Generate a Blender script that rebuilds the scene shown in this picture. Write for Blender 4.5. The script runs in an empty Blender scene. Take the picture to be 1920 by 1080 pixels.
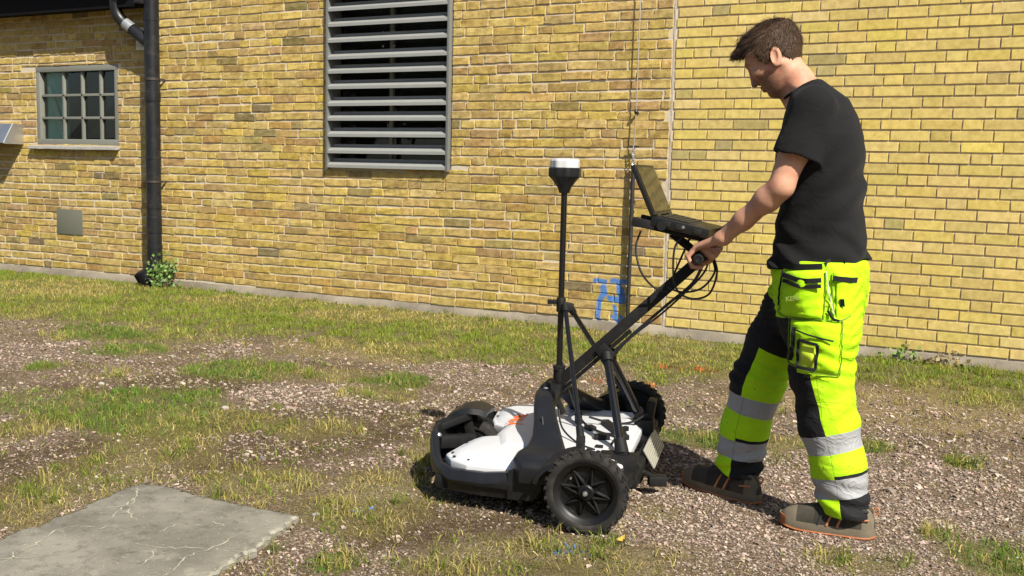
import bpy, bmesh, math
import numpy as np
from mathutils import Matrix, Vector

rng = np.random.default_rng(7)
SC = bpy.context.scene
COL = SC.collection

# ------------------------------------------------------------------ camera, sky, sun, exposure
cam_d = bpy.data.cameras.new('camera')
cam_d.sensor_width = 36.0
cam_d.lens = 1996.3 / 1920 * 36.0
cam_d.clip_start = 0.05
cam_d.clip_end = 600
cam = bpy.data.objects.new('camera', cam_d)
COL.objects.link(cam)
YAW, PITCH, ROLL = -0.5014, 0.1107, 0.0237
_f = Vector((math.sin(YAW)*math.cos(PITCH), math.cos(YAW)*math.cos(PITCH), -math.sin(PITCH)))
_r = Vector((math.cos(YAW), -math.sin(YAW), 0))
_u = _r.cross(_f)
_r2 = math.cos(ROLL)*_r + math.sin(ROLL)*_u
_u2 = -math.sin(ROLL)*_r + math.cos(ROLL)*_u
m = Matrix((_r2, _u2, -_f)).transposed().to_4x4()
m.translation = Vector((0, -7.6834, 1.2518))
cam.matrix_world = m
SC.camera = cam

SUN_D = Vector((-0.84, 0.55, -1.0)).normalized()        # direction the light travels
world = bpy.data.worlds.new('World')
SC.world = world
world.use_nodes = True
wn = world.node_tree
sky = wn.nodes.new('ShaderNodeTexSky')
sky.sky_type = 'NISHITA'
sky.sun_disc = False
sky.sun_elevation = math.asin(-SUN_D.z)
sky.sun_rotation = math.atan2(-SUN_D.x, -SUN_D.y)
sky.air_density = 1.0
sky.dust_density = 1.5
sky.ozone_density = 1.0
wn.nodes['Background'].inputs['Strength'].default_value = 0.073
wn.links.new(sky.outputs['Color'], wn.nodes['Background'].inputs['Color'])

sun_d = bpy.data.lights.new('sun', 'SUN')
sun_d.energy = 5.0
sun_d.angle = math.radians(0.53)
sun_d.color = (1.0, 0.94, 0.82)
sun = bpy.data.objects.new('sun', sun_d)
COL.objects.link(sun)
sun.rotation_euler = SUN_D.to_track_quat('-Z', 'Y').to_euler()
sun.location = (6, -10, 12)

SC.view_settings.view_transform = 'Standard'
SC.view_settings.look = 'None'
SC.view_settings.exposure = 0.86
SC.view_settings.gamma = 1.0
SC.view_settings.use_curve_mapping = False
SC.cycles.max_bounces = 6
SC.cycles.transparent_max_bounces = 8

# ------------------------------------------------------------------ helpers
def tag(o, label=None, cat=None, group=None, kind=None):
    if label: o['label'] = label
    if cat: o['category'] = cat
    if group: o['group'] = group
    if kind: o['kind'] = kind
    return o

def thing(name, label, cat, loc=(0, 0, 0), rotz=0.0, group=None):
    o = bpy.data.objects.new(name, None)
    o.empty_display_size = 0.1
    COL.objects.link(o)
    o.location = loc
    o.rotation_euler = (0, 0, rotz)
    return tag(o, label, cat, group)

def mesh_obj(name, v, f, mat=None, parent=None, smooth=False, attrs=None, auto=None, mats=None, mi=None):
    me = bpy.data.meshes.new(name)
    v = np.asarray(v, np.float32).reshape(-1, 3)
    if isinstance(f, np.ndarray) and f.ndim == 2:
        k = f.shape[1]
        me.vertices.add(len(v)); me.vertices.foreach_set('co', v.ravel())
        me.loops.add(f.size); me.loops.foreach_set('vertex_index', f.astype(np.int32).ravel())
        me.polygons.add(len(f)); me.polygons.foreach_set('loop_start', np.arange(0, f.size, k, dtype=np.int32))
        me.update(calc_edges=True)
    else:
        me.from_pydata([tuple(map(float, q)) for q in v], [], [tuple(map(int, q)) for q in f])
    if smooth is True:
        me.polygons.foreach_set('use_smooth', np.ones(len(me.polygons), bool))
    else:
        me.polygons.foreach_set('use_smooth', np.zeros(len(me.polygons), bool))
    for k_, (typ, dat) in (attrs or {}).items():
        a = me.attributes.new(k_, typ, 'POINT')
        if typ == 'FLOAT_COLOR':
            dat = np.asarray(dat, np.float32)
            if dat.shape[1] == 3: dat = np.hstack([dat, np.ones((len(dat), 1), np.float32)])
            a.data.foreach_set('color', dat.ravel())
        else:
            a.data.foreach_set('value', np.asarray(dat, np.float32).ravel())
    for mm in (mats or ([mat] if mat else [])): me.materials.append(mm)
    if mi is not None: me.polygons.foreach_set('material_index', np.asarray(mi, np.int32))
    if auto is not None:
        me.polygons.foreach_set('use_smooth', np.ones(len(me.polygons), bool))
        me.set_sharp_from_angle(angle=math.radians(auto))
    me.validate(); me.update()
    o = bpy.data.objects.new(name, me)
    COL.objects.link(o)
    if parent is not None: o.parent = parent
    return o

def rotm(axis, ang):
    return np.array(Matrix.Rotation(ang, 3, Vector(axis)))

def frame_from(d):
    d = np.asarray(d, float); d = d/np.linalg.norm(d)
    a = np.array([0, 0, 1.0]) if abs(d[2]) < .9 else np.array([1.0, 0, 0])
    x = np.cross(a, d); x /= np.linalg.norm(x)
    return x, np.cross(d, x), d

def smooth_path(P, n=8):
    P = np.asarray(P, float)
    Q = np.vstack([2*P[0]-P[1], P, 2*P[-1]-P[-2]])
    out = []
    for i in range(1, len(Q)-2):
        p0, p1, p2, p3 = Q[i-1:i+3]
        for t in np.linspace(0, 1, n, endpoint=False):
            out.append(.5*((2*p1)+(-p0+p2)*t+(2*p0-5*p1+4*p2-p3)*t*t+(-p0+3*p1-3*p2+p3)*t**3))
    out.append(P[-1])
    return np.array(out)

class G:
    """collects shapes; build() links them as one mesh object"""
    def __init__(s): s.v = []; s.f = []
    def add(s, v, f):
        o = len(s.v)
        s.v += [tuple(map(float, q)) for q in v]
        s.f += [tuple(int(i)+o for i in q) for q in f]
        return s
    def box(s, c, d, R=None):
        c = np.asarray(c, float); h = np.asarray(d, float)/2
        v = np.array([(x, y, z) for x in (-1, 1) for y in (-1, 1) for z in (-1, 1)])*h
        if R is not None: v = v @ np.asarray(R).T
        return s.add(v+c, [(0, 1, 3, 2), (4, 6, 7, 5), (0, 4, 5, 1), (2, 3, 7, 6), (0, 2, 6, 4), (1, 5, 7, 3)])
    def bar(s, a, b, w, h, up=(0, 0, 1)):
        a = np.asarray(a, float); b = np.asarray(b, float); d = b-a; L = np.linalg.norm(d); d /= L
        u = np.asarray(up, float); u = u-d*(u@d); u /= np.linalg.norm(u); x = np.cross(d, u)
        return s.box((a+b)/2, (w, L, h), np.stack([x, d, u], 1))
    def tube(s, P, r, n=10, cap=True, closed=False, sec=None):
        P = np.asarray(P, float); k = len(P)
        r = np.full(k, r) if np.isscalar(r) else np.asarray(r, float)
        if closed: T = np.roll(P, -1, 0)-np.roll(P, 1, 0)
        else: T = np.gradient(P, axis=0)
        T /= np.linalg.norm(T, axis=1)[:, None]+1e-12
        x, y, _ = frame_from(T[0]); V = []
        ang = np.arange(n)*2*np.pi/n
        for i in range(k):
            x = x-T[i]*(x@T[i]); x /= np.linalg.norm(x); y = np.cross(T[i], x)
            V.append(P[i]+r[i]*(np.cos(ang)[:, None]*x+np.sin(ang)[:, None]*y))
        F = []
        for i in range(k if closed else k-1):
            a = i*n; b = ((i+1) % k)*n
            for j in range(n):
                F.append((a+j, a+(j+1) % n, b+(j+1) % n, b+j))
        if cap and not closed:
            F.append(tuple(range(n-1, -1, -1))); F.append(tuple((k-1)*n+j for j in range(n)))
        return s.add(np.concatenate(V), F)
    def cyl(s, a, b, r0, r1=None, n=14, cap=True):
        return s.tube([a, b], [r0, r0 if r1 is None else r1], n, cap)
    def lathe(s, prof, c=(0, 0, 0), axis=(0, 0, 1), n=24, closed=False, lob=None):
        x, y, d = frame_from(axis); c = np.asarray(c, float); V = []; F = []
        ang = np.arange(n)*2*np.pi/n
        for r, h in prof:
            rr = r*(lob(ang) if lob else 1.0)
            V.append(c+d*h+(rr*np.cos(ang))[:, None]*x+(rr*np.sin(ang))[:, None]*y)
        k = len(prof)
        for i in range(k if closed else k-1):
            a = i*n; b = ((i+1) % k)*n
            for j in range(n): F.append((a+j, a+(j+1) % n, b+(j+1) % n, b+j))
        if not closed:
            if prof[0][0] > 1e-6: F.append(tuple(range(n-1, -1, -1)))
            if prof[-1][0] > 1e-6: F.append(tuple((k-1)*n+j for j in range(n)))
        return s.add(np.concatenate(V), F)
    def prism(s, poly, o, ex, ey, ez, h):
        """poly in (ex,ey) plane at o, extruded by h along ez"""
        o = np.asarray(o, float); ex = np.asarray(ex, float); ey = np.asarray(ey, float); ez = np.asarray(ez, float)
        k = len(poly); b = [o+p[0]*ex+p[1]*ey for p in poly]; t = [q+ez*h for q in b]
        F = [tuple(range(k-1, -1, -1)), tuple(range(k, 2*k))]+[(i, (i+1) % k, k+(i+1) % k, k+i) for i in range(k)]
        return s.add(b+t, F)
    def loft(s, rings, closed_ring=True, cap=True):
        n = len(rings[0]); F = []
        for i in range(len(rings)-1):
            for j in range(n if closed_ring else n-1):
                F.append((i*n+j, i*n+(j+1) % n, (i+1)*n+(j+1) % n, (i+1)*n+j))
        if cap and closed_ring:
            F.append(tuple(range(n-1, -1, -1))); F.append(tuple((len(rings)-1)*n+j for j in range(n)))
        return s.add(np.concatenate([np.asarray(r, float) for r in rings]), F)
    def build(s, name, mat, parent=None, bevel=0, seg=2, auto=35, smooth=None):
        me = bpy.data.meshes.new(name)
        me.from_pydata(s.v, [], s.f)
        bm = bmesh.new(); bm.from_mesh(me)
        bmesh.ops.recalc_face_normals(bm, faces=bm.faces)
        if bevel:
            ed = [e for e in bm.edges if e.is_manifold and e.calc_face_angle(0) > math.radians(25)]
            bmesh.ops.bevel(bm, geom=ed, offset=bevel, segments=seg, profile=.6, affect='EDGES', clamp_overlap=True)
        bm.to_mesh(me); bm.free()
        me.polygons.foreach_set('use_smooth', np.ones(len(me.polygons), bool))
        me.set_sharp_from_angle(angle=math.radians(auto))
        if mat: me.materials.append(mat)
        o = bpy.data.objects.new(name, me)
        COL.objects.link(o)
        if parent is not None: o.parent = parent
        return o

class Mat:
    def __init__(s, name, rough=.6, metal=0.0, spec=.5, col=None):
        s.m = bpy.data.materials.new(name); s.m.use_nodes = True
        s.t = s.m.node_tree; s.b = s.t.nodes['Principled BSDF']
        s.b.inputs['Roughness'].default_value = rough
        s.b.inputs['Metallic'].default_value = metal
        s.b.inputs['Specular IOR Level'].default_value = spec
        if col is not None: s.b.inputs['Base Color'].default_value = (*col, 1)
    def put(s, sock, x):
        if x is None: return
        if isinstance(x, bpy.types.NodeSocket): s.t.links.new(x, sock)
        elif isinstance(x, (tuple, list)) and len(x) == 3 and sock.type == 'RGBA': sock.default_value = (*x, 1)
        else: sock.default_value = x
    def node(s, typ, ins=None, **pr):
        n = s.t.nodes.new(typ)
        for k, val in pr.items(): setattr(n, k, val)
        for k, val in (ins or {}).items(): s.put(n.inputs[k], val)
        return n
    def math(s, op, a, b=0.0, clamp=False):
        n = s.node('ShaderNodeMath', {0: a, 1: b}, operation=op, use_clamp=clamp); return n.outputs[0]
    def noise(s, scale, detail=4, rough=.55, vec=None, dist=0.0, color=False):
        n = s.node('ShaderNodeTexNoise', {'Scale': scale, 'Detail': detail, 'Roughness': rough, 'Distortion': dist, 'Vector': vec})
        return n.outputs['Color' if color else 'Fac']
    def voronoi(s, scale, vec=None, feature='F1', out='Distance'):
        n = s.node('ShaderNodeTexVoronoi', {'Scale': scale, 'Vector': vec}, feature=feature); return n.outputs[out]
    def ramp(s, fac, stops):
        n = s.node('ShaderNodeValToRGB', {'Fac': fac}); e = n.color_ramp.elements
        while len(e) < len(stops): e.new(.5)
        for q, (pos, c) in zip(e, stops):
            q.position = pos; q.color = (*c, 1) if len(c) == 3 else c
        return n.outputs[0]
    def step(s, x, lo, hi):
        n = s.node('ShaderNodeMapRange', {'Value': x, 'From Min': lo, 'From Max': hi}, interpolation_type='SMOOTHSTEP')
        return n.outputs[0]
    def mix(s, fac, a, b, mode='MIX'):
        n = s.node('ShaderNodeMix', data_type='RGBA', blend_type=mode)
        s.put(n.inputs[0], fac); s.put(n.inputs[6], a); s.put(n.inputs[7], b); return n.outputs[2]
    def attr(s, name, out='Color'):
        return s.node('ShaderNodeAttribute', attribute_name=name).outputs[out]
    def pos(s): return s.node('ShaderNodeNewGeometry').outputs['Position']
    def obj(s): return s.node('ShaderNodeTexCoord').outputs['Object']
    def xyz(s, v):
        n = s.node('ShaderNodeSeparateXYZ', {0: v}); return n.outputs
    def scale(s, v, k):
        return s.node('ShaderNodeVectorMath', {0: v, 1: k}, operation='MULTIPLY').outputs[0]
    def color(s, c): s.put(s.b.inputs['Base Color'], c); return s
    def rough(s, c): s.put(s.b.inputs['Roughness'], c); return s
    def bump(s, h, strength=.5, dist=.002):
        prev = s.b.inputs['Normal'].links[0].from_socket if s.b.inputs['Normal'].links else None
        n = s.node('ShaderNodeBump', {'Height': h, 'Strength': strength, 'Distance': dist})
        if prev: s.t.links.new(prev, n.inputs['Normal'])
        s.t.links.new(n.outputs[0], s.b.inputs['Normal']); return s

def simple(name, col, rough=.6, metal=0, var=.12, nscale=30, bump=.0, bdist=.001, spec=.5, dust=0.0):
    k = Mat(name, rough, metal, spec)
    n = k.noise(nscale, 5, .6, k.obj())
    c = k.mix(n, tuple(x*(1-var*1.5) for x in col), tuple(min(1, x*(1+var*1.5)) for x in col))
    if dust:
        nd = k.step(k.noise(9, 5, .65, k.obj()), .45, .75)
        c = k.mix(k.math('MULTIPLY', nd, dust), c, (.30, .25, .19))
        k.rough(k.math('ADD', k.math('MULTIPLY', nd, .25*dust*2), rough))
    k.color(c)
    if bump: k.bump(k.noise(nscale*4, 4, .6, k.obj()), bump, bdist)
    return k.m

# ------------------------------------------------------------------ brick walls
Z0 = 0.08          # underside of the lowest course
CH = 0.075
SEAM = -2.876

def paint_mask(k):
    """blue spray strokes on the wall, as distance to short segments in the wall plane"""
    pz = k.xyz(k.pos())
    wob = k.noise(28, 3, .6, k.pos())
    segs = [((-3.462, .396), (-3.372, .392), .016), ((-3.385, .345), (-3.375, .300), .024), ((-3.385, .300), (-3.412, .245), .020),
            ((-3.420, .235), (-3.425, .12), .017), ((-3.425, .12), (-3.410, .035), .018), ((-3.315, .402), (-3.195, .402), .017),
            ((-3.262, .40), (-3.245, .29), .018), ((-3.33, .262), (-3.225, .250), .022), ((-3.230, .33), (-3.222, .26), .024),
            ((-3.285, .20), (-3.262, .08), .014), ((-3.305, .12), (-3.25, .085), .012), ((-3.235, .13), (-3.215, .09), .012),
            ((-3.090, .19), (-3.085, .14), .017)]
    best = None
    for (ax, az), (bx, bz), w in segs:
        dx, dz = bx-ax, bz-az; L2 = dx*dx+dz*dz
        px = k.math('SUBTRACT', pz[0], ax); pzz = k.math('SUBTRACT', pz[2], az)
        t = k.math('ADD', k.math('MULTIPLY', px, dx/L2), k.math('MULTIPLY', pzz, dz/L2), clamp=True)
        ex = k.math('SUBTRACT', px, k.math('MULTIPLY', t, dx)); ez = k.math('SUBTRACT', pzz, k.math('MULTIPLY', t, dz))
        d = k.math('SQRT', k.math('ADD', k.math('MULTIPLY', ex, ex), k.math('MULTIPLY', ez, ez)))
        d = k.math('SUBTRACT', d, w*1.1)
        best = d if best is None else k.math('MINIMUM', best, d)
    best = k.math('ADD', best, k.math('MULTIPLY', k.math('SUBTRACT', wob, .5), .022))
    return k.step(best, .006, -.006)

def mat_brick_new():
    k = Mat('brick_yellow_new', .85, spec=.25); P = k.pos()
    base = k.attr('tint')
    n1 = k.noise(22, 5, .6, P); n2 = k.noise(140, 4, .65, k.scale(P, (1, 1, 1.8)))
    c = k.mix(k.step(n1, .3, .75), base, k.mix(1, base, (.72, .70, .62), 'MULTIPLY'))
    pits = k.step(n2, .60, .72)
    c = k.mix(k.math('MULTIPLY', pits, .5), c, (.20, .13, .035))
    k.color(c).bump(k.math('SUBTRACT', k.math('MULTIPLY', n1, .6), pits), .5, .0018)
    k.bump(k.noise(420, 3, .6, P), .25, .001)
    return k.m

def mat_brick_old():
    k = Mat('brick_yellow_old', .9, spec=.2); P = k.pos()
    base = k.attr('tint')
    n1 = k.noise(16, 6, .65, P); n2 = k.noise(90, 5, .7, k.scale(P, (1, 1, 1.6))); n3 = k.noise(3.2, 5, .6, P)
    c = k.mix(k.step(n1, .35, .72), base, k.mix(1, base, (.60, .55, .46), 'MULTIPLY'))
    pits = k.step(n2, .57, .70)
    c = k.mix(k.math('MULTIPLY', pits, .75), c, (.105, .066, .024))
    c = k.mix(k.math('MULTIPLY', k.step(k.noise(34, 6, .75, k.scale(P, (1, 1, 1.5))), .56, .68), .45), c, (.155, .10, .036))
    c = k.mix(k.math('MULTIPLY', k.step(n3, .55, .75), .35), c, (.20, .145, .065))      # soot and lichen
    c = k.mix(k.math('MULTIPLY', k.step(k.noise(60, 5, .7, P), .60, .70), .45), c, (.47, .41, .30))   # smeared mortar
    c = k.mix(k.math('MULTIPLY', paint_mask(k), .88), c, (.035, .17, .50))
    k.color(c).bump(k.math('SUBTRACT', k.math('MULTIPLY', n1, .6), k.math('MULTIPLY', pits, .8)), .9, .006)
    k.bump(n2, .45, .003)
    return k.m

def mat_mortar(name, col, old=False):
    k = Mat(name, .95, spec=.15); P = k.pos()
    n = k.noise(40, 5, .65, P); n2 = k.noise(6, 5, .6, P)
    c = k.mix(n, tuple(x*.78 for x in col), tuple(min(1, x*1.12) for x in col))
    c = k.mix(k.math('MULTIPLY', k.step(n2, .52, .75), .5), c, tuple(x*.55 for x in col))
    if old: c = k.mix(k.math('MULTIPLY', paint_mask(k), .85), c, (.035, .17, .50))
    k.color(c).bump(n, .7, .004).bump(k.noise(260, 3, .6, P), .4, .0015)
    return k.m

M_BN, M_BO = mat_brick_new(), mat_brick_old()
M_MN = mat_mortar('mortar_grey_pink', (.50, .42, .34))
M_MO = mat_mortar('mortar_cream', (.52, .45, .34), True)

def brick_geo(x0, x1, z0, z1, new, tint):
    if new: us = [0, .0, .5, 1, 1]; vs = [0, 0, 1, 1]; e = .0022
    else: us = [0, 0, .33, .66, 1, 1]; vs = [0, 0, .5, 1, 1]; e = .0038
    U = np.array(us)*(x1-x0)+x0; U[1] += e; U[-2] -= e
    V = np.array(vs)*(z1-z0)+z0; V[1] += e; V[-2] -= e
    nu, nv = len(U), len(V)
    X, Zz = np.meshgrid(U, V, indexing='ij')
    if new:
        y0 = rng.normal(0, .0007); Y = np.full((nu, nv), y0)+rng.normal(0, .0004, (nu, nv))
        Y[0, :] += .0011; Y[-1, :] += .0011; Y[:, 0] += .0011; Y[:, -1] += .0011
        X = X+rng.normal(0, .0005, X.shape); Zz = Zz+rng.normal(0, .0005, X.shape)
    else:
        y0 = rng.normal(-.0050, .0016); Y = np.full((nu, nv), y0)+rng.normal(0, .0011, (nu, nv))
        Y[0, :] += .0028; Y[-1, :] += .0028; Y[:, 0] += .0028; Y[:, -1] += .0028
        X = X+rng.normal(0, .0022, X.shape); Zz = Zz+rng.normal(0, .0020, X.shape)
        if rng.random() < .3:                                   # a chipped corner
            i = rng.choice([0, nu-1]); j = rng.choice([0, nv-1])
            X[i, j] += (1 if i == 0 else -1)*rng.uniform(.006, .02); Zz[i, j] += (1 if j == 0 else -1)*rng.uniform(.004, .012)
            Y[i, j] += .006
    idx = np.arange(nu*nv).reshape(nu, nv)
    v = np.stack([X, Y, Zz], -1).reshape(-1, 3)
    q = np.stack([idx[:-1, :-1], idx[1:, :-1], idx[1:, 1:], idx[:-1, 1:]], -1).reshape(-1, 4)
    ring = np.concatenate([idx[:, 0], idx[-1, 1:], idx[-2::-1, -1], idx[0, -2:0:-1]])
    rb = v[ring].copy(); rb[:, 1] = .05
    b = np.arange(len(ring))+len(v)
    r2 = np.roll(ring, -1); b2 = np.roll(b, -1)
    sides = np.stack([ring, b, b2, r2], -1)
    v = np.vstack([v, rb])
    f = np.vstack([q, sides])
    cen = np.zeros((nu-1, nv-1), bool); cen[1:-1, 1:-1] = True
    sm = np.r_[cen.ravel(), np.zeros(len(sides), bool)]
    return v, f, sm, np.tile(np.asarray(tint, np.float32), (len(v), 1))

CAMP = np.array([0, -7.6834, 1.2518]); CR = np.array(_r2); CU = np.array(_u2); CF = np.array(_f)
def to_px(P):
    d = np.asarray(P, float)-CAMP; z = d @ CF
    return np.stack([960+1996.3*(d@CR)/z, 540-1996.3*(d@CU)/z], -1)

def lay_wall(name, label, new, x_min, x_max, z_top, openings, offset_fn, mat, parent):
    bricks = []
    nc = int((z_top-Z0)/CH)
    for k in range(nc):
        z0 = Z0+k*CH; jt = .0125 if new else .0125
        x = x_min; seq = offset_fn(k)
        for (a, b) in seq:
            a2, b2 = max(a, x_min), min(b, x_max)
            if b2-a2 < .03: continue
            if not new: wz = .006*math.sin(a2*1.3+k*.7)+.004*math.sin(a2*3.1+k)
            else: wz = 0
            zz0, zz1 = z0+jt*.5+wz, z0+CH-jt*.5+wz
            if not new:
                zz0 += rng.normal(0, .0015); zz1 += rng.normal(0, .0015)
                if a2 < -7.6: zz0 += .0012; zz1 -= .0012; a2 += .0015; b2 -= .0015
            parts = [(a2, b2)]
            for (ox0, ox1, oz0, oz1) in openings:
                if zz1 > oz0 and zz0 < oz1:
                    if b2 <= ox0 or a2 >= ox1: continue
                    if zz0 < oz0 < zz1 and oz0-zz0 > .03: zz1 = oz0; continue
                    if zz0 < oz1 < zz1 and zz1-oz1 > .02: zz0 = oz1+.004; continue
                    np_ = []
                    for (s0, s1) in parts:
                        if s1 <= ox0 or s0 >= ox1: np_.append((s0, s1)); continue
                        if ox0-s0 > .02: np_.append((s0, ox0))
                        if s1-ox1 > .02: np_.append((ox1, s1))
                    parts = np_
            for s0, s1 in parts: bricks.append((s0, s1, zz0, zz1, k))
    vis = []
    for i, (a, b, c, d, k) in enumerate(bricks):
        q = to_px(np.array([[a, 0, c], [b, 0, d]])); w = (q[1, 0]-q[0, 0])*(q[0, 1]-q[1, 1]); cc = q.mean(0)
        inside = 5 < cc[0] < 1915 and 5 < cc[1] < 1075
        vis.append(w if inside else -1)
    order = set(np.argsort(vis)[::-1][:300].tolist())
    SV, SF, SS, ST = [], [], [], []; off = 0
    for i, (a, b, c, d, k) in enumerate(bricks):
        r = rng.random()
        if new:
            t = np.array([.565, .440, .148])*rng.normal(1, .06)*np.array([1, rng.normal(1, .015), rng.normal(1, .10)])
            if r < .05: t = t*np.array([.70, .74, .86])
        else:
            t = np.array([.475, .352, .118])*rng.normal(1, .075)*np.array([1, rng.normal(1, .025), rng.normal(1, .14)])
            if r < .08: t = t*np.array([.80, .75, .82])
            elif r < .14: t = t*np.array([.85, .76, .80])
            elif r < .16: t = t*np.array([.66, .70, .80])
            elif r < .175: t = t*np.array([.45, .48, .66])
            elif r < .36: t = t*np.array([1.08, 1.10, 1.1])
            if a < -8.35: t = t*np.array([.93, .93, 1.0])
        v, f, sm, tc = brick_geo(a, b, c, d, new, np.clip(t, .02, .9))
        if i in order:
            mesh_obj('brick', v, f, mat, parent, attrs={'tint': ('FLOAT_COLOR', tc)})
        else:
            SV.append(v); SF.append(f+off); SS.append(sm); ST.append(tc); off += len(v)
    o = mesh_obj('brickwork', np.vstack(SV), np.vstack(SF), mat, parent, attrs={'tint': ('FLOAT_COLOR', np.vstack(ST))})
    tag(o, kind='stuff')

WIN = (-10.10, -8.835, 1.405, 2.225)
LOU = (-6.145, -4.825, 1.235, 3.14)
TOP = 3.72

def off_new(k):
    hc = -0.772-(30-k)*.1952
    hc = hc-math.floor((hc+6)/.65)*.65-.65*2
    out = []; j = .0095
    x = hc-.065
    while x < 3.2:
        for w in (.13, .26, .26):
            out.append((x+j/2, x+w-j/2)); x += w
    return out

def off_old(k):
    x = -14.2+rng.uniform(0, .2); out = []; last = 0
    while x < SEAM:
        hd = rng.random() < (.30 if last == 0 else .12)
        w = (.122 if hd else .252)*rng.normal(1, .035); last = 1 if hd else 0
        j = abs(rng.normal(.0105, .003))
        out.append((x, x+w)); x += w+j
    return out

wall_old = thing('brick_wall', 'old weathered yellow brick wall with cream mortar, left of the vertical seam', 'wall', (-8, 0, 0))
wall_new = thing('brick_wall', 'newer crisp yellow brick wall with dark recessed joints behind the man', 'wall', (0, 0, 0))
def unparent_loc(o, par): o.location = tuple(-np.array(par.location))

def backing(name, x0, x1, z1, openings, y, mat, parent):
    g = G(); zs = sorted({-.02, z1, *[o[2] for o in openings], *[o[3] for o in openings]})
    zs = [z for z in zs if z <= z1]
    for za, zb in zip(zs[:-1], zs[1:]):
        xs = [x0]
        for o in sorted(openings):
            if o[2] <= za+1e-6 and o[3] >= zb-1e-6: xs += [o[0], o[1]]
        xs.append(x1)
        for a, b in zip(xs[0::2], xs[1::2]): g.box(((a+b)/2, (y+.34)/2, (za+zb)/2), (b-a, .34-y, zb-za))
    return g.build(name, mat, parent)

OPEN = [WIN, LOU]
b1 = backing('mortar', -14.2, SEAM-.006, TOP, OPEN, .0026, M_MO, wall_old)
b2 = backing('mortar', SEAM+.006, 3.0, TOP, [], .0090, M_MN, wall_new)
lay_wall('old', '', False, -14.2, SEAM-.016, TOP, OPEN, off_old, M_BO, wall_old)
lay_wall('new', '', True, SEAM+.016, 3.0, TOP, [], off_new, M_BN, wall_new)
for w in (wall_old, wall_new):
    w.location = (0, 0, 0)
# seam of pale mortar between the two walls
g = G(); zz = np.linspace(.0, TOP, 60); V = []
for z in zz:
    w = .006+rng.normal(0, .0022); yy = -.001+rng.normal(0, .0012)
    V.append([(SEAM-w, .02, z), (SEAM-w, yy+.001, z), (SEAM+w, yy, z), (SEAM+w, .02, z)])
g.loft(V); g.build('mortar_seam', mat_mortar('mortar_seam', (.46, .405, .33)), wall_old)

# plinths
def mat_concrete(name, col, dark=.5, sc=5):
    k = Mat(name, .92, spec=.2); P = k.pos()
    n = k.noise(sc, 6, .65, P); n2 = k.noise(55, 4, .7, P)
    c = k.mix(k.step(n, .3, .72), tuple(x*dark for x in col), col)
    c = k.mix(k.math('MULTIPLY', k.step(n2, .58, .72), .4), c, tuple(x*.5 for x in col))
    k.color(c).bump(n2, .6, .004).bump(k.noise(300, 3, .6, P), .4, .0015)
    return k.m
M_PL = mat_concrete('plinth_concrete', (.29, .25, .195), .50, 1.6)
def plinth(x0, x1, y, parent):
    xs = np.arange(x0, x1+.01, .12); xs[-1] = x1; R = []
    for x in xs:
        n = rng.normal(0, .004)
        R.append([(x, .3, -.1), (x, y-.035+n, -.1), (x, y-.02+n, .02+rng.normal(0, .004)), (x, y+n*.5, .060+rng.normal(0, .004)), (x, y+.012, Z0+.004), (x, .3, Z0+.004)])
    G().loft(R).build('plinth', M_PL, parent, auto=50)
plinth(-14.2, SEAM, -.004, wall_old)
plinth(SEAM+.001, 3.0, .004, wall_new)

# ------------------------------------------------------------------ window
M_WF = simple('window_frame_paint', (.165, .168, .145), .55, var=.08, bump=.1)
M_SILL = simple('sill_metal', (.36, .34, .31), .5, .3, var=.25, nscale=20)
def glass_mat(name, tint=(1, 1, 1), rough=.02):
    k = Mat(name, rough); k.b.inputs['Transmission Weight'].default_value = 1.0
    k.b.inputs['IOR'].default_value = 1.45; k.color(tint); return k.m
k = Mat('glass_pane', .02)
tb = k.node('ShaderNodeBsdfTransparent', {'Color': (.72, .80, .78)})
gb = k.node('ShaderNodeBsdfGlossy', {'Roughness': .015, 'Color': (.9, .95, .95)})
fr = k.node('ShaderNodeFresnel', {'IOR': 1.5})
ms = k.node('ShaderNodeMixShader', {0: k.math('MULTIPLY', fr.outputs[0], 1.3, clamp=True)})
k.t.links.new(tb.outputs[0], ms.inputs[1]); k.t.links.new(gb.outputs[0], ms.inputs[2])
k.t.links.new(ms.outputs[0], k.t.nodes['Material Output'].inputs['Surface'])
M_GL = k.m
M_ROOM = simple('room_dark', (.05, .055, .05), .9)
M_TEAL = simple('teal_board', (.34, .66, .60), .7, var=.1, nscale=8)
x0, x1, z0, z1 = WIN
win = thing('window', 'grey framed window of twelve small panes left of the black downpipe', 'window', (x0, 0, z0))
def wl(o): o.location = (-x0, 0, -z0); return o
F = G()
fw = .058; yf = .005
F.box(((x0+x1)/2, yf+.03, z1-fw/2), (x1-x0, .07, fw)); F.box(((x0+x1)/2, yf+.03, z0+fw/2), (x1-x0, .07, fw))
F.box((x0+fw/2, yf+.03, (z0+z1)/2), (fw, .069, z1-z0-2*fw)); F.box((x1-fw/2, yf+.03, (z0+z1)/2), (fw, .069, z1-z0-2*fw))
wl(F.build('frame', M_WF, win, bevel=.004))
ix0, ix1, iz0, iz1 = x0+fw, x1-fw, z0+fw, z1-fw
cols = [ix0, ix0+.30*(ix1-ix0)+.0, ix0+.552*(ix1-ix0), ix0+.795*(ix1-ix0), ix1]
rows = [iz0, iz0+.315*(iz1-iz0), iz0+.652*(iz1-iz0), iz1]
for c in cols[1:-1]: wl(G().box((c, yf+.037, (iz0+iz1)/2), (.026, .04, iz1-iz0)).build('glazing_bar', M_WF, win, bevel=.003))
for r in rows[1:-1]: wl(G().box(((ix0+ix1)/2, yf+.036, r), (ix1-ix0, .038, .026)).build('glazing_bar', M_WF, win, bevel=.003))
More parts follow.
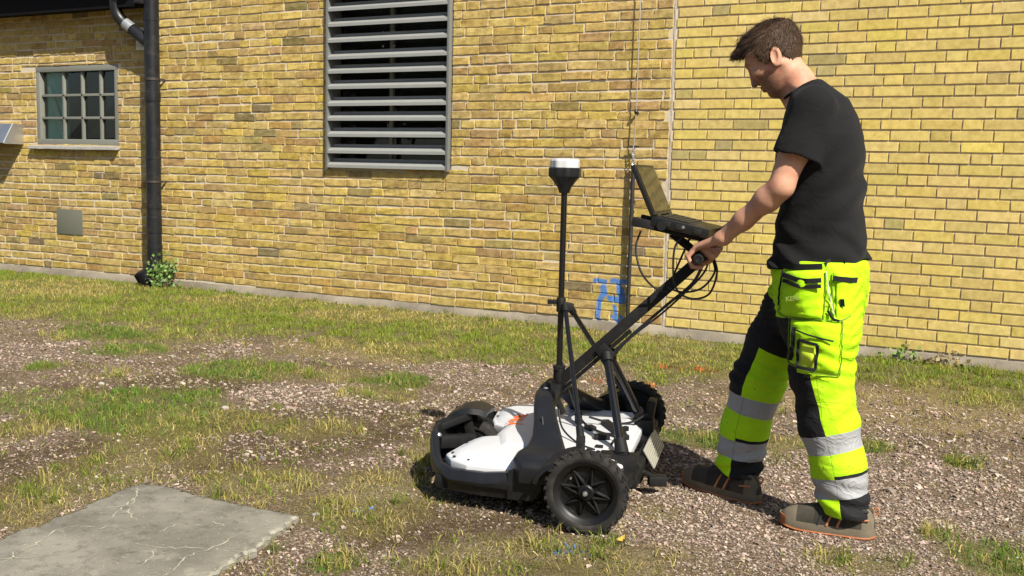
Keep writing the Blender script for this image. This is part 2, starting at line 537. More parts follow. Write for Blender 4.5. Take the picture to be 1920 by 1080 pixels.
for i in range(4):
    for j in range(3):
        a, b, c, d = cols[i]+.012, cols[i+1]-.012, rows[j]+.012, rows[j+1]-.012
        tilt = rng.normal(0, .0012, 4)
        o = mesh_obj('pane', [(a, yf+.047+tilt[0], c), (b, yf+.047+tilt[1], c), (b, yf+.047+tilt[2], d), (a, yf+.047+tilt[3], d)], [(0, 1, 2, 3)], M_GL, win); wl(o)
S = G(); R = []
for x in np.linspace(x0-.075, x1+.012, 14):
    n = rng.normal(0, .002); R.append([(x, .02, z0-.002), (x, -.062+n, z0-.022+n), (x, -.066+n, z0-.048+n), (x, -.052+n, z0-.05+n), (x, .02, z0-.034)])
wl(S.loft(R).build('sill', M_SILL, win))
# room behind: dark box with a teal board leaning at the left
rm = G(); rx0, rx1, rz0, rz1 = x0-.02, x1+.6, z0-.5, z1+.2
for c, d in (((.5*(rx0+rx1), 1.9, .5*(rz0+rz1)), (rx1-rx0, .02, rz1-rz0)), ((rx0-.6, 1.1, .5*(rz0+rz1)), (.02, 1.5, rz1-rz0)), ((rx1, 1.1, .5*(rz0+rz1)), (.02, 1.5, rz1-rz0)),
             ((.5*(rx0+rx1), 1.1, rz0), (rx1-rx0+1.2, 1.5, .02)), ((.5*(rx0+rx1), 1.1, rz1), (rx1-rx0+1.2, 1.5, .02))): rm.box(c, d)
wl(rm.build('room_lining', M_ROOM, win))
wl(G().box((x0+.20, .125, (z0+z1)/2), (.30, .02, .80), rotm((0, 0, 1), .10)).build('blind', M_TEAL, win))
M_TEAL2 = simple('teal_pale', (.55, .75, .70), .6, var=.1)
wl(G().bar((x0+.08, .10, z0+.62), (x0+.33, .10, z0+.04), .07, .010, (0, 1, 0)).build('diagonal_bar', M_TEAL2, win, bevel=.003))  # paler diagonal bar in front of the teal board

# ------------------------------------------------------------------ louvred grille
M_LV = simple('louvre_grey_metal', (.255, .26, .248), .42, .1, var=.06, nscale=12)
M_LVF = simple('louvre_frame_metal', (.20, .205, .20), .45, .4, var=.08)
x0l, x1l, z0l, z1l = -6.135, -4.835, 1.22, 3.12
lou = thing('louvre_grille', 'tall grey metal louvre grille with horizontal slats on the old brick wall', 'grille', (x0l, 0, z0l))
def ll(o): o.location = (-x0l, 0, -z0l); return o
yl = -.042
ll(G().box((x0l+.012, .05, (z0l+z1l)/2), (.024, .19, z1l-z0l)).build('frame_post', M_LVF, lou, bevel=.002))
ll(G().box((x1l-.012, .05, (z0l+z1l)/2), (.024, .19, z1l-z0l)).build('frame_post', M_LVF, lou, bevel=.002))
ll(G().box(((x0l+x1l)/2, .05, z1l+.012), (x1l-x0l, .19, .024)).build('frame_rail', M_LVF, lou, bevel=.002))
sl = G(); xa, xb = x0l+.026, x1l-.026
prof = [(-.048, .0), (-.047, .026), (-.040, .030), (.034, .066), (.040, .084), (.044, .083), (.038, .062), (-.037, .025), (-.042, .002)]
ring = lambda x: [(x, a, b) for a, b in prof]
sl.loft([ring(0), ring(1)])
base = None
for i in range(14):
    z = 1.232+i*.1372
    if base is None:
        base = G().loft([ring(xa), ring(xb)]).build('slat', M_LV, lou, auto=30); o = base
    else:
        o = base.copy(); COL.objects.link(o); o.parent = lou
    o.location = (-x0l, 0, -z0l+z)
    o.rotation_euler = (rng.normal(0, .004), rng.normal(0, .0008), 0)
ll(G().box(((x0l+x1l)/2-.03, .105, (z0l+z1l)/2), (.035, .03, z1l-z0l)).build('mullion', M_LVF, lou, bevel=.003))
o = mesh_obj('glass', [(x0l, .16, z0l), (x1l, .16, z0l), (x1l, .16, z1l), (x0l, .16, z1l)], [(0, 1, 2, 3)], M_GL, lou); ll(o)
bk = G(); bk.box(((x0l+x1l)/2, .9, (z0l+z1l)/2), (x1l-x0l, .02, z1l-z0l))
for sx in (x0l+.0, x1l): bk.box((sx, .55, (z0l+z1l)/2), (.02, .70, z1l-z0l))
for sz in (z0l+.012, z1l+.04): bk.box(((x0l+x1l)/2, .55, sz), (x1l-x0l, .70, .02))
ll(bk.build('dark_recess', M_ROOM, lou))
M_BOLT = simple('bolt_steel', (.45, .45, .44), .4, .8)
for bz in (2.30, 2.42):
    for bx in (-.09, .03): ll(G().lathe([(.010, 0), (.010, .004), (.006, .007)], ((x0l+x1l)/2-.03+bx, .088, bz), (0, -1, 0), 10).build('bolt', M_BOLT, lou))

# ------------------------------------------------------------------ eave, gutter, downpipe
M_BLK = simple('black_sheet_metal', (.005, .005, .006), .7, .0, var=.25, nscale=14, spec=.12)
M_BLKP = simple('black_painted_pipe', (.009, .010, .012), .38, .0, var=.35, nscale=10, bump=.05, dust=.05, spec=.35)
eave = thing('roof_eave', 'black roof eave and gutter above the small window', 'roof', (-11, 0, 2.74))
def el(o): o.location = (11, 0, -2.74); return o
EX = -8.33
el(G().box(((-14.2+EX)/2, -.095, 2.775), (EX+14.2, .19, .03)).build('soffit', M_BLK, eave))
el(G().box(((-14.2+EX)/2, -.205, 2.86), (EX+14.2, .028, .24)).build('fascia', M_BLK, eave, bevel=.004))
gp = [(.065*math.cos(a), .065*math.sin(a)) for a in np.linspace(math.pi, 2*math.pi, 11)]
gp = gp+[(q[0]*.94, q[1]*.94) for q in gp[::-1]]
el(G().loft([[(x, -.287+a, 3.02+b) for a, b in gp] for x in (-14.2, EX+.03)]).build('gutter', M_BLKP, eave))
M_ROOF = simple('roof_sheet_dark', (.05, .045, .042), .6)
el(G().add([(-14.2, -.26, 3.035), (EX, -.26, 3.035), (EX, .6, 3.45), (-14.2, .6, 3.45), (-14.2, -.26, 3.005), (EX, -.26, 3.005), (EX, .6, 3.42), (-14.2, .6, 3.42)],
           [(0, 1, 2, 3), (7, 6, 5, 4), (0, 4, 5, 1), (1, 5, 6, 2), (3, 2, 6, 7), (0, 3, 7, 4)]).build('roof_sheet', M_ROOF, eave))
el(G().box((EX+.03, -.16, 2.80), (.09, .13, .07)).box((EX+.03, -.225, 2.79), (.05, .02, .04)).build('end_bracket', M_BLKP, eave, bevel=.004))

PX = -8.235; PY = -.105; PR = .072
dp = thing('downpipe', 'black metal rainwater downpipe with diagonal branch on the old brick wall', 'pipe', (PX, PY, 0))
def dl(o): o.location = (-PX, -PY, 0); return o
dl(G().cyl((PX, PY, .30), (PX, PY, 3.6), PR, n=24).build('pipe', M_BLKP, dp))
for z, h, w in ((1.88, .09, .006), (1.28, .025, .004), (2.62, .02, .004), (.80, .03, .005), (.62, .16, .003), (.40, .04, .005)):
    dl(G().lathe([(PR+w, -h/2), (PR+w, h/2), (PR, h/2+.004)], (PX, PY, z), n=24).build('collar', M_BLKP, dp))
dl(G().tube(smooth_path([(PX-.40, -.19, 3.0), (PX-.40, -.19, 2.80), (PX-.385, -.18, 2.68), (PX-.31, -.15, 2.585), (PX-.14, -.12, 2.47), (PX, PY, 2.375)], 6), .058, 18).build('branch_pipe', M_BLKP, dp))
M_WPAINT = simple('white_label', (.8, .8, .78), .5)
dl(G().tube([(PX-.30, -.158, 2.595), (PX-.225, -.142, 2.538)], .0595, 18, cap=False).build('worn_collar', simple('worn_zinc', (.34, .35, .36), .35, .6), dp))
# drain boot: bend at the foot with an open mouth to the left
dl(G().tube(smooth_path([(PX, PY, .36), (PX, PY, .24), (PX-.02, PY-.02, .15), (PX-.09, PY-.05, .085)], 5), [PR+.004]*16, 20, cap=False).build('shoe', M_BLKP, dp))
dl(G().lathe([(.062, 0), (.088, .0), (.092, .05), (.085, .16), (.070, .165), (.060, .02)], (PX-.03, PY-.03, .02), (-.32, -.42, .85), 22, closed=True).build('drain_mouth', M_BLK, dp))
M_BRK = simple('bracket_iron', (.05, .04, .035), .6, .5)
for z in (1.05, 2.05):
    dl(G().lathe([(PR+.002, -.012), (PR+.006, -.012), (PR+.006, .012), (PR+.002, .012)], (PX, PY, z), n=24, closed=True).bar((PX+.05, PY+.05, z), (PX+.07, .01, z), .012, .02).build('wall_bracket', M_BRK, dp))

# vent behind the branch
M_VW = simple('vent_white', (.62, .60, .55), .5, var=.15)
vt = thing('wall_vent', 'small pale slatted wall vent below the diagonal pipe', 'vent', (-8.47, 0, 2.35))
vg = G().box((0, -.006, .11), (.17, .016, .22)); vg.build('plate', M_VW, vt, bevel=.002)
for i in range(8):
    G().box((0, -.02, .035+i*.022), (.145, .016, .004), rotm((1, 0, 0), .6)).build('slat', M_VW, vt)
# cover plate
pl = G().box((0, -.006, .133), (.40, .012, .266)).build('cover_plate', simple('plate_grey_green', (.135, .135, .105), .6, .1, var=.05, nscale=6), None, bevel=.002)
pl.location = (-9.60, 0, .455); tag(pl, 'square grey green metal plate low on the old brick wall', 'cover plate')
# galvanised hood at the left edge
M_GALV = simple('galvanised_steel', (.46, .47, .48), .32, .85, var=.18, nscale=7)
hd = thing('vent_hood', 'galvanised metal vent hood with slanted front at the left edge', 'vent hood', (-10.75, 0, 1.40))
hx0, hx1 = -.46, .43
side = [(0, 0), (-.25, 0), (-.25, .01), (-.135, .215), (0, .215)]
for xx, nm in ((hx0, 'side_panel'), (hx1, 'side_panel')):
    G().prism([(a, b) for a, b in side], (xx-.001, 0, 0), (0, 1, 0), (0, 0, 1), (1, 0, 0), .002).build(nm, M_GALV, hd)
G().add([(hx0, -.25, .01), (hx1, -.25, .01), (hx1, -.135, .215), (hx0, -.135, .215), (hx0, -.247, .008), (hx1, -.247, .008), (hx1, -.132, .212), (hx0, -.132, .212)],
        [(0, 1, 2, 3), (7, 6, 5, 4), (0, 4, 5, 1), (2, 6, 7, 3), (1, 5, 6, 2), (0, 3, 7, 4)]).build('front_panel', M_GALV, hd)
G().box(((hx0+hx1)/2, -.0675, .2165), (hx1-hx0, .135, .003)).build('top_panel', M_GALV, hd)
G().bar((hx1+.002, -.252, .008), (hx1+.002, -.135, .219), .006, .012, (1, 0, 0)).build('edge_trim', simple('edge_bright', (.75, .75, .75), .3, .6), hd)

# ------------------------------------------------------------------ guy wire, turnbuckle and rod
M_WIRE = simple('steel_wire', (.42, .39, .34), .45, .7)
M_ZINC = simple('zinc_bright', (.62, .63, .64), .28, .9)
M_ROD = simple('dark_rod', (.035, .033, .032), .5, .5, var=.4, nscale=40)
rx = -3.155
rod = thing('guy_wire_anchor', 'thin steel guy wire with turnbuckle above a dark upright rod by the seam', 'guy wire', (rx, 0, 0))
G().cyl((0, -.047, .05), (0.004, -.047, 1.31), .0165, n=14).build('rod', M_ROD, rod)
G().tube([(.004, -.047, 1.45), (0.012, -.05, 1.71), (0.02, -.047, 3.7)], .0042, 6).build('wire', M_WIRE, rod)
G().lathe([(.006, -.02), (.014, -.008), (.017, .0), (.014, .008), (.006, .02)], (.012, -.05, 1.712), (0, 0, 1), 10).bar((.012, -.05, 1.712), (.012, .01, 1.70), .012, .012).build('wire_clamp', M_ROD, rod)
G().cyl((-.028, -.05, 1.452), (.045, -.05, 1.448), .006, n=8).build('eye_bolt', M_ROD, rod)
tb_ = G()
for z in (1.33, 1.365, 1.40, 1.435):
    a = np.linspace(0, 2*np.pi, 13)[:-1]
    flip = int(round((z-1.33)/.035)) % 2
    pts = [(.003+.011*math.cos(t)*(1 if flip == 0 else .25), -.047+.011*math.cos(t)*(.25 if flip == 0 else 1), z+.022*math.sin(t)) for t in a]
    G().tube(pts, .0045, 7, closed=True).build('chain_link', M_ZINC, rod)
for z in (.30, .95): G().bar((0, -.045, z), (.0, .01, z), .016, .016).build('wall_bracket', M_ROD, rod)

# ------------------------------------------------------------------ survey cart (local: x forward, y towards the viewer, z up)
CO = np.array([-1.65, -3.789, 0.0]); CA = math.atan2(-.26, -.966)
cart = thing('survey_cart', 'white and black three-wheeled ground survey cart with antenna pole and push handle', 'survey cart', tuple(CO), CA)
M_PLA = simple('cart_black_plastic', (.0075, .008, .0095), .42, var=.2, nscale=18, bump=.15, bdist=.0006, dust=.02, spec=.4)
M_PLA2 = simple('cart_matt_black', (.0045, .0045, .005), .6, var=.2, dust=.03, spec=.3)
M_TUBE = simple('carbon_tube_black', (.006, .006, .007), .24, .0, var=.2, nscale=40)
M_WHT = simple('cart_white_cover', (.47, .48, .50), .42, var=.025, nscale=9, bump=.04, dust=.05)
M_RUB = simple('tyre_rubber', (.011, .0105, .010), .75, var=.3, nscale=30, bump=.3, bdist=.001, dust=.11, spec=.3)
M_RIM = simple('rim_black', (.004, .004, .0045), .42, var=.2, dust=.03, spec=.35)
M_SPK = simple('spoke_dark_grey', (.012, .012, .013), .34, .0, var=.15, dust=.05)
M_CBL = simple('cable_black', (.010, .010, .011), .45)
M_STL = simple('fitting_steel', (.55, .55, .55), .3, .85)
WR = .149; TR = .637

def wheel(y, s):
    hub = G().lathe([(.0, .030), (.012, .030), (.014, .026), (.014, .020), (.024, .020), (.029, .015), (.029, -.02), (.0, -.02)], (0, y, WR), (0, s, 0), 24)
    w = hub.build('wheel', M_RIM, cart)
    prof = [(.112, .024), (.118, .0275), (.130, .028), (.140, .024), (.1445, .014), (.1450, 0), (.1445, -.014), (.140, -.024), (.130, -.028), (.118, -.0275), (.112, -.024), (.106, -.012), (.106, .012)]
    t = G().lathe(prof, (0, y, WR), (0, s, 0), 48, closed=True)
    for i in range(26):                                     # tread lugs, staggered in two rows on the shoulders
        a = i*2*math.pi/26
        for row, da in ((.0165, 0), (-.0165, math.pi/26), (.004, math.pi/52)):
            aa = a+da; c = np.array([.1462*math.cos(aa), row, .1462*math.sin(aa)])
            R = rotm((0, 1, 0), -aa) @ rotm((1, 0, 0), .35 if row > 0 else -.35)
            t.box(c+np.array([0, y, WR]), (.0045, .013, .011), R)
        aa = a+.05; c = np.array([.139*math.cos(aa), .0255*s, .139*math.sin(aa)])
        t.box(c+np.array([0, y, WR]), (.013, .006, .010), rotm((0, 1, 0), -aa))
    t.build('tyre', M_RUB, w, auto=40)
    r = G().lathe([(.113, .020), (.116, .024), (.112, .0255), (.104, .021), (.098, .018), (.092, .013), (.088, .002), (.086, -.004), (.02, -.006), (.02, -.012), (.112, -.014)], (0, y, WR), (0, s, 0), 48, closed=True)
    r.build('rim', M_RIM, w)
    for i in range(8):
        a = math.radians(12+45*i)
        d = np.array([math.cos(a), 0, math.sin(a)]); tn = np.array([-math.sin(a), 0, math.cos(a)])
        yv = np.array([0, s, 0.0]); C = np.array([0, y, WR])
        tip = C+d*.089+yv*.006
        q = G()
        for sg in (-1, 1):                                  # a forked rib: two ridges meeting at the rim
            a0 = C+d*.026+tn*sg*.0125+yv*.014
            for k_, (p0, p1) in enumerate(((a0, tip),)):
                e = np.cross(p1-p0, yv); e /= np.linalg.norm(e)
                q.loft([[p0-e*.0045-yv*.012, p0+yv*.0045, p0+e*.0045-yv*.012], [p1-e*.0028-yv*.008, p1+yv*.0025, p1+e*.0028-yv*.008]])
        q.build('spoke', M_SPK, w, auto=30)
    if s > 0:
        G().lathe([(.0, .038), (.006, .037), (.010, .031), (.010, .028)], (0, y, WR), (0, s, 0), 14).build('hub_cap', M_STL, w)
    G().cyl((.055, y+s*.0, WR+.045), (.055, y+s*.012, WR+.045), .0035, n=8).build('valve', M_STL, w)
    return w
wheel(TR, 1); wheel(-TR, -1)
G().cyl((0, -TR+.02, WR), (0, TR-.02, WR), .014, n=12).build('axle', M_PLA2, cart)

# chassis: plan outline of the half (near side), mirrored; x, y, z_top of the outer wall, inset of the top lip
half = [(.706, .0, .222), (.706, .15, .230), (.694, .235, .236), (.682, .285, .226), (.642, .385, .166), (.588, .470, .151), (.53, .525, .148), (.40, .552, .151), (.29, .562, .166), (.215, .565, .195)]
def wall_ring(h, y_sign):
    x, y, zt = h; y *= y_sign
    n = np.array([.55 if x > .6 else .12, y_sign*(1.0 if x < .6 else .7)]); n /= np.linalg.norm(n)
    if abs(y) < .22: n = np.array([1.0, 0.0])
    def P(off, z): return (x+n[0]*off, y+n[1]*off, z)
    low = .068
    return [P(-.040, low), P(-.020, low-.004), P(-.012, low+.03), P(.0, low+.036), P(.004, zt-.035), P(-.006, zt-.008), P(-.014, zt), P(-.032, zt+.001), P(-.037, zt-.010), P(-.040, zt-.03)]
rings = [wall_ring(h, -1) for h in half[::-1]]+[wall_ring(h, 1) for h in half[1:]]
G().loft(rings).build('skirt', M_PLA, cart, auto=32)
G().box((.27, 0, .088), (.66, .98, .05)).build('antenna_box', M_PLA2, cart, bevel=.01)
for s in (1, -1):
    G().prism([(0, 0), (.024, .0), (.030, .036), (.004, .036)], (.245, s*.557, .072), (1, 0, 0), (0, 0, 1), (0, s, 0), .006).build('reflector', simple('reflector_grey', (.5, .5, .48), .3, .2), cart)

# white cover with a front notch for the caster
nt = .098
top = [(-.085, .50), (.22, .515), (.47, .510), (.545, .462), (.585, .395), (.572, .29), (.560, .20), (.535, nt+.035), (.478, nt), (.472, 0)]
poly = top+[(x, -y) for x, y in top[::-1][1:]]
pa = np.array(poly); 
def inset(pts, d):
    n = len(pts); out = []
    for i in range(n):
        p0, p1, p2 = pts[i-1], pts[i], pts[(i+1) % n]
        e1 = p1-p0; e2 = p2-p1; n1 = np.array([-e1[1], e1[0]]); n2 = np.array([-e2[1], e2[0]])
        n1 = n1/(np.linalg.norm(n1)+1e-9); n2 = n2/(np.linalg.norm(n2)+1e-9)
        b = n1+n2; b = b/max(.35, (b@b)/2); out.append(p1+b*d)
    return np.array(out)
area = .5*np.sum(pa[:, 0]*np.roll(pa[:, 1], -1)-np.roll(pa[:, 0], -1)*pa[:, 1])
sg = 1 if area > 0 else -1
R_ = []
for d, z in ((0, .135), (0, .166), (.006, .172), (.018, .174), (.034, .186), (.060, .193), (.075, .195)):
    q = inset(pa, d*sg); R_.append(np.c_[q, np.full(len(q), z)])
cov = G().loft(R_)
cover = cov.build('cover', M_WHT, cart, bevel=.0035, seg=2, auto=40)
# raised central deck of the cover, behind the notch
deck = np.array([(-.05, .30), (.16, .33), (.40, .31), (.458, .12), (.458, -.12), (.40, -.31), (.16, -.33), (-.05, -.30)])
da = .5*np.sum(deck[:, 0]*np.roll(deck[:, 1], -1)-np.roll(deck[:, 0], -1)*deck[:, 1]); sg2 = 1 if da > 0 else -1
G().loft([np.c_[inset(deck, d*sg2), np.full(8, z)] for d, z in ((0, .188), (.010, .196), (.030, .2045), (.045, .2065))]).build('raised_deck', M_WHT, cover, bevel=.003)
M_SCR = simple('screw_dark', (.03, .03, .03), .4, .6)
for x, y in ((.555, .40), (.535, .45), (.47, .478), (.30, .482), (.545, .24), (.445, .13), (.30, .482), (.1, .482), (.555, -.40), (.535, -.45), (.445, -.13), (.30, -.482), (.545, -.24), (.43, -.02)):
    G().lathe([(.0065, 0), (.0065, .003), (.0, .004)], (x, y, .178), n=8).build('screw', M_SCR, cover)
# orange lettering on the deck, read from the front
def text_mesh(body, size, name, mat, parent, M4, extrude=.0006, shear=0):
    cu = bpy.data.curves.new(name, 'FONT'); cu.body = body; cu.size = size; cu.extrude = extrude; cu.align_x = 'CENTER'; cu.shear = shear; cu.offset = size*.02
    to = bpy.data.objects.new(name, cu); COL.objects.link(to)
    dg = bpy.context.evaluated_depsgraph_get()
    me = bpy.data.meshes.new_from_object(to.evaluated_get(dg))
    COL.objects.unlink(to); bpy.data.objects.remove(to)
    me.transform(M4); me.materials.clear(); me.materials.append(mat)
    o = bpy.data.objects.new(name, me); COL.objects.link(o); o.parent = parent
    return o
M_ORG = simple('logo_orange', (.80, .13, .03), .5, var=.03)
# text x axis -> +y (towards viewer), text y axis -> -x (towards the rear)
text_mesh('MALÅ', .074, 'lettering', M_ORG, cover, Matrix(((0, -1, 0, .447), (1, 0, 0, -.088), (0, 0, 1, .2072), (0, 0, 0, 1))), shear=.0)
G().box((.452, -.03, .2072), (.006, .10, .0012)).build('lettering_line', simple('grey_print', (.35, .36, .38), .5), cover)

# arch over the cover: carries pole and handle, its feet become the wheel fenders
def arch_ring(y, z, xf, xr, th):
    return [(xf, y, z), (xf-.012, y, z+.010), (xr+.012, y, z+.010), (xr, y, z), (xr, y, z-th), (xf, y, z-th)]
st = [(.600, .195, .250, .07, .05), (.555, .218, .285, .09, .06), (.49, .226, .285, .105, .06), (.43, .236, .262, .115, .05), (.37, .262, .256, .140, .04), (.27, .308, .272, .180, .035), (.20, .340, .290, .205, .035), (.14, .360, .302, .215, .035), (.08, .371, .308, .215, .035), (0, .374, .31, .215, .035)]
rr = [arch_ring(y, z, a, b, t) for y, z, a, b, t in st]+[arch_ring(-y, z, a, b, t) for y, z, a, b, t in st[::-1][1:]]
G().loft(rr).build('arch', M_PLA, cart, bevel=.004, auto=30)
# fender lips curving over the front of each wheel
for s in (1, -1):
    R_ = []
    for a in np.linspace(math.radians(8), math.radians(78), 9):
        rr_ = .176; c = np.array([.0+rr_*math.cos(a), 0, WR+rr_*math.sin(a)*.62+.0])
        rows_ = []
        for yy, dr in ((.50, 0), (.50, .02), (.655, .015), (.660, .0)):
            rows_.append((c[0]+dr*math.cos(a), s*yy, c[2]+dr*math.sin(a)))
        R_.append(rows_)
    G().loft(R_).build('fender', M_PLA, cart, auto=40)
    G().loft([[(x, s*.565, zb), (x, s*.565, zt), (x, s*.520, zt), (x, s*.520, zb)] for x, zb, zt in ((.30, .07, .175), (.25, .07, .20), (.205, .07, .215), (.175, .11, .22))]).build('fender_side', M_PLA, cart, bevel=.004)
# rear frame
for s in (1, -1):
    G().bar((-.10, s*.20, .12), (-.10, s*.52, .13), .05, .05).box((-.085, s*.30, .16), (.09, .07, .09)).build('rear_bracket', M_PLA2, cart, bevel=.006)
    G().bar((-.06, s*.50, .13), (.05, s*.53, .15), .03, .06).build('axle_bracket', M_PLA2, cart, bevel=.004)
G().bar((-.115, -.50, .10), (-.115, .30, .10), .04, .05).build('rear_beam', M_PLA2, cart, bevel=.006)
M_ALU = simple('aluminium_ribbed', (.36, .355, .31), .5, .3, var=.06)
hs = G(); hx = np.array([-.62, 0, -.78]); 
hs.box((-.148, -.15, .118), (.008, .36, .085), rotm((0, 1, 0), .55))
hsk = hs.build('heat_sink', M_ALU, cart, bevel=.002)
for i in range(7):
    t = (i-3)*.0115
    G().box((-.148+t*math.sin(.55)-.0045*math.cos(.55)*1.3, -.15, .118+t*math.cos(.55)+.0045*math.sin(.55)), (.005, .35, .004), rotm((0, 1, 0), .55)).build('fin', M_ALU, hsk)
G().box((-.19, .10, .055), (.07, .05, .04), rotm((0, 0, 1), .3)).bar((-.12, .10, .09), (-.19, .10, .06), .02, .02).build('tow_lug', M_PLA2, cart, bevel=.005)
G().box((-.11, -.33, .235), (.035, .09, .10), rotm((0, 1, 0), -.15)).build('far_bracket', M_PLA2, cart, bevel=.006)
# equipment on the rear deck
for c, d, a in (((.03, .12, .215), (.06, .035, .022), .3), ((-.02, .30, .19), (.05, .07, .03), .1), ((.10, -.02, .214), (.035, .05, .018), .6), ((-.03, -.05, .212), (.05, .02, .02), .9), ((.02, .25, .206), (.03, .02, .02), 0)):
    G().box(c, d, rotm((0, 0, 1), a)).build('connector', M_PLA2, cart, bevel=.003)
G().bar((-.06, .10, .214), (.06, -.14, .216), .035, .02).build('deck_strap', M_PLA2, cart, bevel=.003)
G().bar((.16, -.10, .210), (.20, -.30, .205), .03, .012).build('deck_strap', M_PLA2, cart, bevel=.003)

# caster wheel in the notch, with its guard
cx = .575
cw = G().lathe([(.0, .03), (.03, .03), (.032, .018), (.072, .014), (.072, -.014), (.032, -.018), (.03, -.03), (.0, -.03)], (cx, 0, .108), (0, 1, 0), 24).build('caster_wheel', M_RIM, cart)
G().lathe([(.070, .024), (.082, .028), (.098, .024), (.106, .012), (.107, 0), (.106, -.012), (.098, -.024), (.082, -.028), (.070, -.024)], (cx, 0, .108), (0, 1, 0), 36, closed=True).build('tyre', M_RUB, cw)
for s in (1, -1): G().bar((cx, s*.04, .108), (cx+.03, s*.046, .235), .04, .012, (0, 1, 0)).build('caster_fork', M_PLA2, cart, bevel=.003)
gr = []
for a in np.linspace(math.radians(-8), math.radians(118), 12):
    r0 = .128; c = (cx+.005+r0*math.cos(a), .108+.03+r0*math.sin(a))
    w = .085 if 15 < math.degrees(a) < 100 else .07
    gr.append([(c[0], -w, c[1]-.01), (c[0]+.014*math.cos(a), -w*.9, c[1]+.012*math.sin(a)), (c[0]+.020*math.cos(a), 0, c[1]+.018*math.sin(a)), (c[0]+.014*math.cos(a), w*.9, c[1]+.012*math.sin(a)), (c[0], w, c[1]-.01), (c[0]-.008*math.cos(a), 0, c[1]-.008*math.sin(a))])
G().loft(gr).build('caster_guard', M_PLA, cart, auto=40)
for s in (1, -1):
    G().bar((.69, s*.16, .215), (.60, s*.05, .245), .05, .03).build('guard_arm', M_PLA2, cart, bevel=.005)
    G().bar((.66, s*.25, .175), (.555, s*.12, .16), .04, .05).build('guard_brace', M_PLA2, cart, bevel=.005)
    G().lathe([(.011, 0), (.011, .008), (.006, .012)], (.655, s*.27, .205), (-.5, s*.2, .8), 8).build('clevis_bolt', M_STL, cart)
G().bar((.66, -.19, .105), (.66, .19, .105), .03, .05).build('front_beam', M_PLA2, cart, bevel=.005)

# pole, clamp, struts, antenna
px_ = .232
pole = G().cyl((px_, 0, .40), (px_, 0, 1.17), .0125, n=16).build('antenna_pole', M_TUBE, cart)
G().lathe([(.022, 0), (.024, .01), (.024, .055), (.017, .062)], (px_, 0, .398), n=16).lathe([(.026, .06), (.026, .068)], (px_, 0, .398), n=16).build('pole_socket', M_PLA2, cart)
for s in (1, -1): G().cyl((px_, s*.02, .465), (px_, s*.055, .465), .008, n=8).build('clamp_knob', M_PLA2, cart)
G().lathe([(.013, -.03), (.019, -.028), (.019, .028), (.013, .03)], (px_, 0, .715), n=16).bar((px_+.01, 0, .725), (px_+.055, .0, .725), .02, .018).bar((px_, 0, .715), (px_-.045, -.02, .705), .03, .03).build('pole_clamp', M_PLA2, cart, bevel=.003)
def strut(a, b, r, name='strut', m_=None):
    a = np.array(a); b = np.array(b); d = (b-a)/np.linalg.norm(b-a); L = np.linalg.norm(b-a)
    o = G().cyl(a, b, r, n=12).build(name, m_ or M_TUBE, cart)
    G().cyl(b-d*.055, b+d*.008, r*1.45, r*1.7, 12).build('strut_end', M_PLA2, o)
    G().cyl(a-d*.005, a+d*.03, r*1.5, r*1.4, 12).build('strut_end', M_PLA2, o)
    return o
strut((px_-.02, .018, .712), (.055, .46, .285), .0095)
strut((px_-.035, -.025, .700), (.0, -.47, .235), .0105)
G().box((.055, .465, .255), (.03, .03, .09)).build('strut_foot', M_PLA2, cart, bevel=.004)
G().box((.0, -.47, .215), (.03, .03, .07)).build('strut_foot', M_PLA2, cart, bevel=.004)
oct_ = lambda a: 1-.035*np.cos(8*a)
ant = G().lathe([(.013, 0), (.020, .001), (.027, .022), (.048, .052), (.0625, .066), (.0635, .070), (.0635, .098), (.060, .102), (.056, .102)], (px_, 0, 1.163), n=48, lob=oct_).build('antenna', M_PLA, cart, auto=25)
G().lathe([(.0575, .098), (.0575, .128), (.054, .135), (.030, .1375), (.0, .138)], (px_, 0, 1.163), n=48, lob=oct_).build('antenna_dome', simple('antenna_pale_grey', (.46, .47, .48), .4, var=.03), ant, auto=25)
for i in range(8):
    a = (i+.5)*math.pi/4
    G().box((px_+.0620*math.cos(a), .0620*math.sin(a), 1.163+.083), (.006, .014, .028), rotm((0, 0, 1), a)).build('antenna_rib', M_PLA2, ant, bevel=.002)

# handle: beam, grip bar, hub
HB = np.array([.285, 0, .345]); HT = np.array([-.312, 0, .922]); HD = (HT-HB)/np.linalg.norm(HT-HB)
HU = np.array([HD[2]*1.0, 0, -HD[0]]); HU = np.array([.695, 0, .719])
beam = G().bar(HB-HD*.02, HT, .040, .044, HU).build('handle_beam', M_PLA2, cart, bevel=.006)
G().bar(HB+HD*.02-HU*.032, HB+HD*.44-HU*.032, .022, .016, HU).build('gas_strut', M_TUBE, cart, bevel=.003)
G().bar(HB+HD*.05-HU*.036, HB+HD*.20-HU*.036, .02, .008, HU).build('spring_clip', M_STL, cart)
hubg = G().cyl((.272, -.06, .375), (.272, .06, .375), .027, n=18).box((.25, 0, .372), (.07, .10, .045)).bar((.24, .045, .36), (.20, .052, .28), .018, .04, (0, 1, 0))
hubg.build('handle_hub', M_PLA2, cart, bevel=.003)
G().lathe([(.012, 0), (.012, .006), (.007, .010)], (.272, .06, .375), (0, 1, 0), 10).build('hub_bolt', M_STL, cart)
jm = np.array([.035, 0, .555])
for s in (1, -1):
    strut(jm+np.array([0, s*.028, -.03]), (-.075, s*.30, .205), .0165, 'brace_tube')
    G().box(jm+np.array([.005, s*.03, -.02]), (.05, .014, .07), rotm((0, 1, 0), .8)).build('brace_plate', M_PLA2, cart, bevel=.003)
    G().box((-.08, s*.30, .185), (.035, .04, .06)).build('brace_foot', M_PLA2, cart, bevel=.004)
GRX, GRZ = -.322, .940
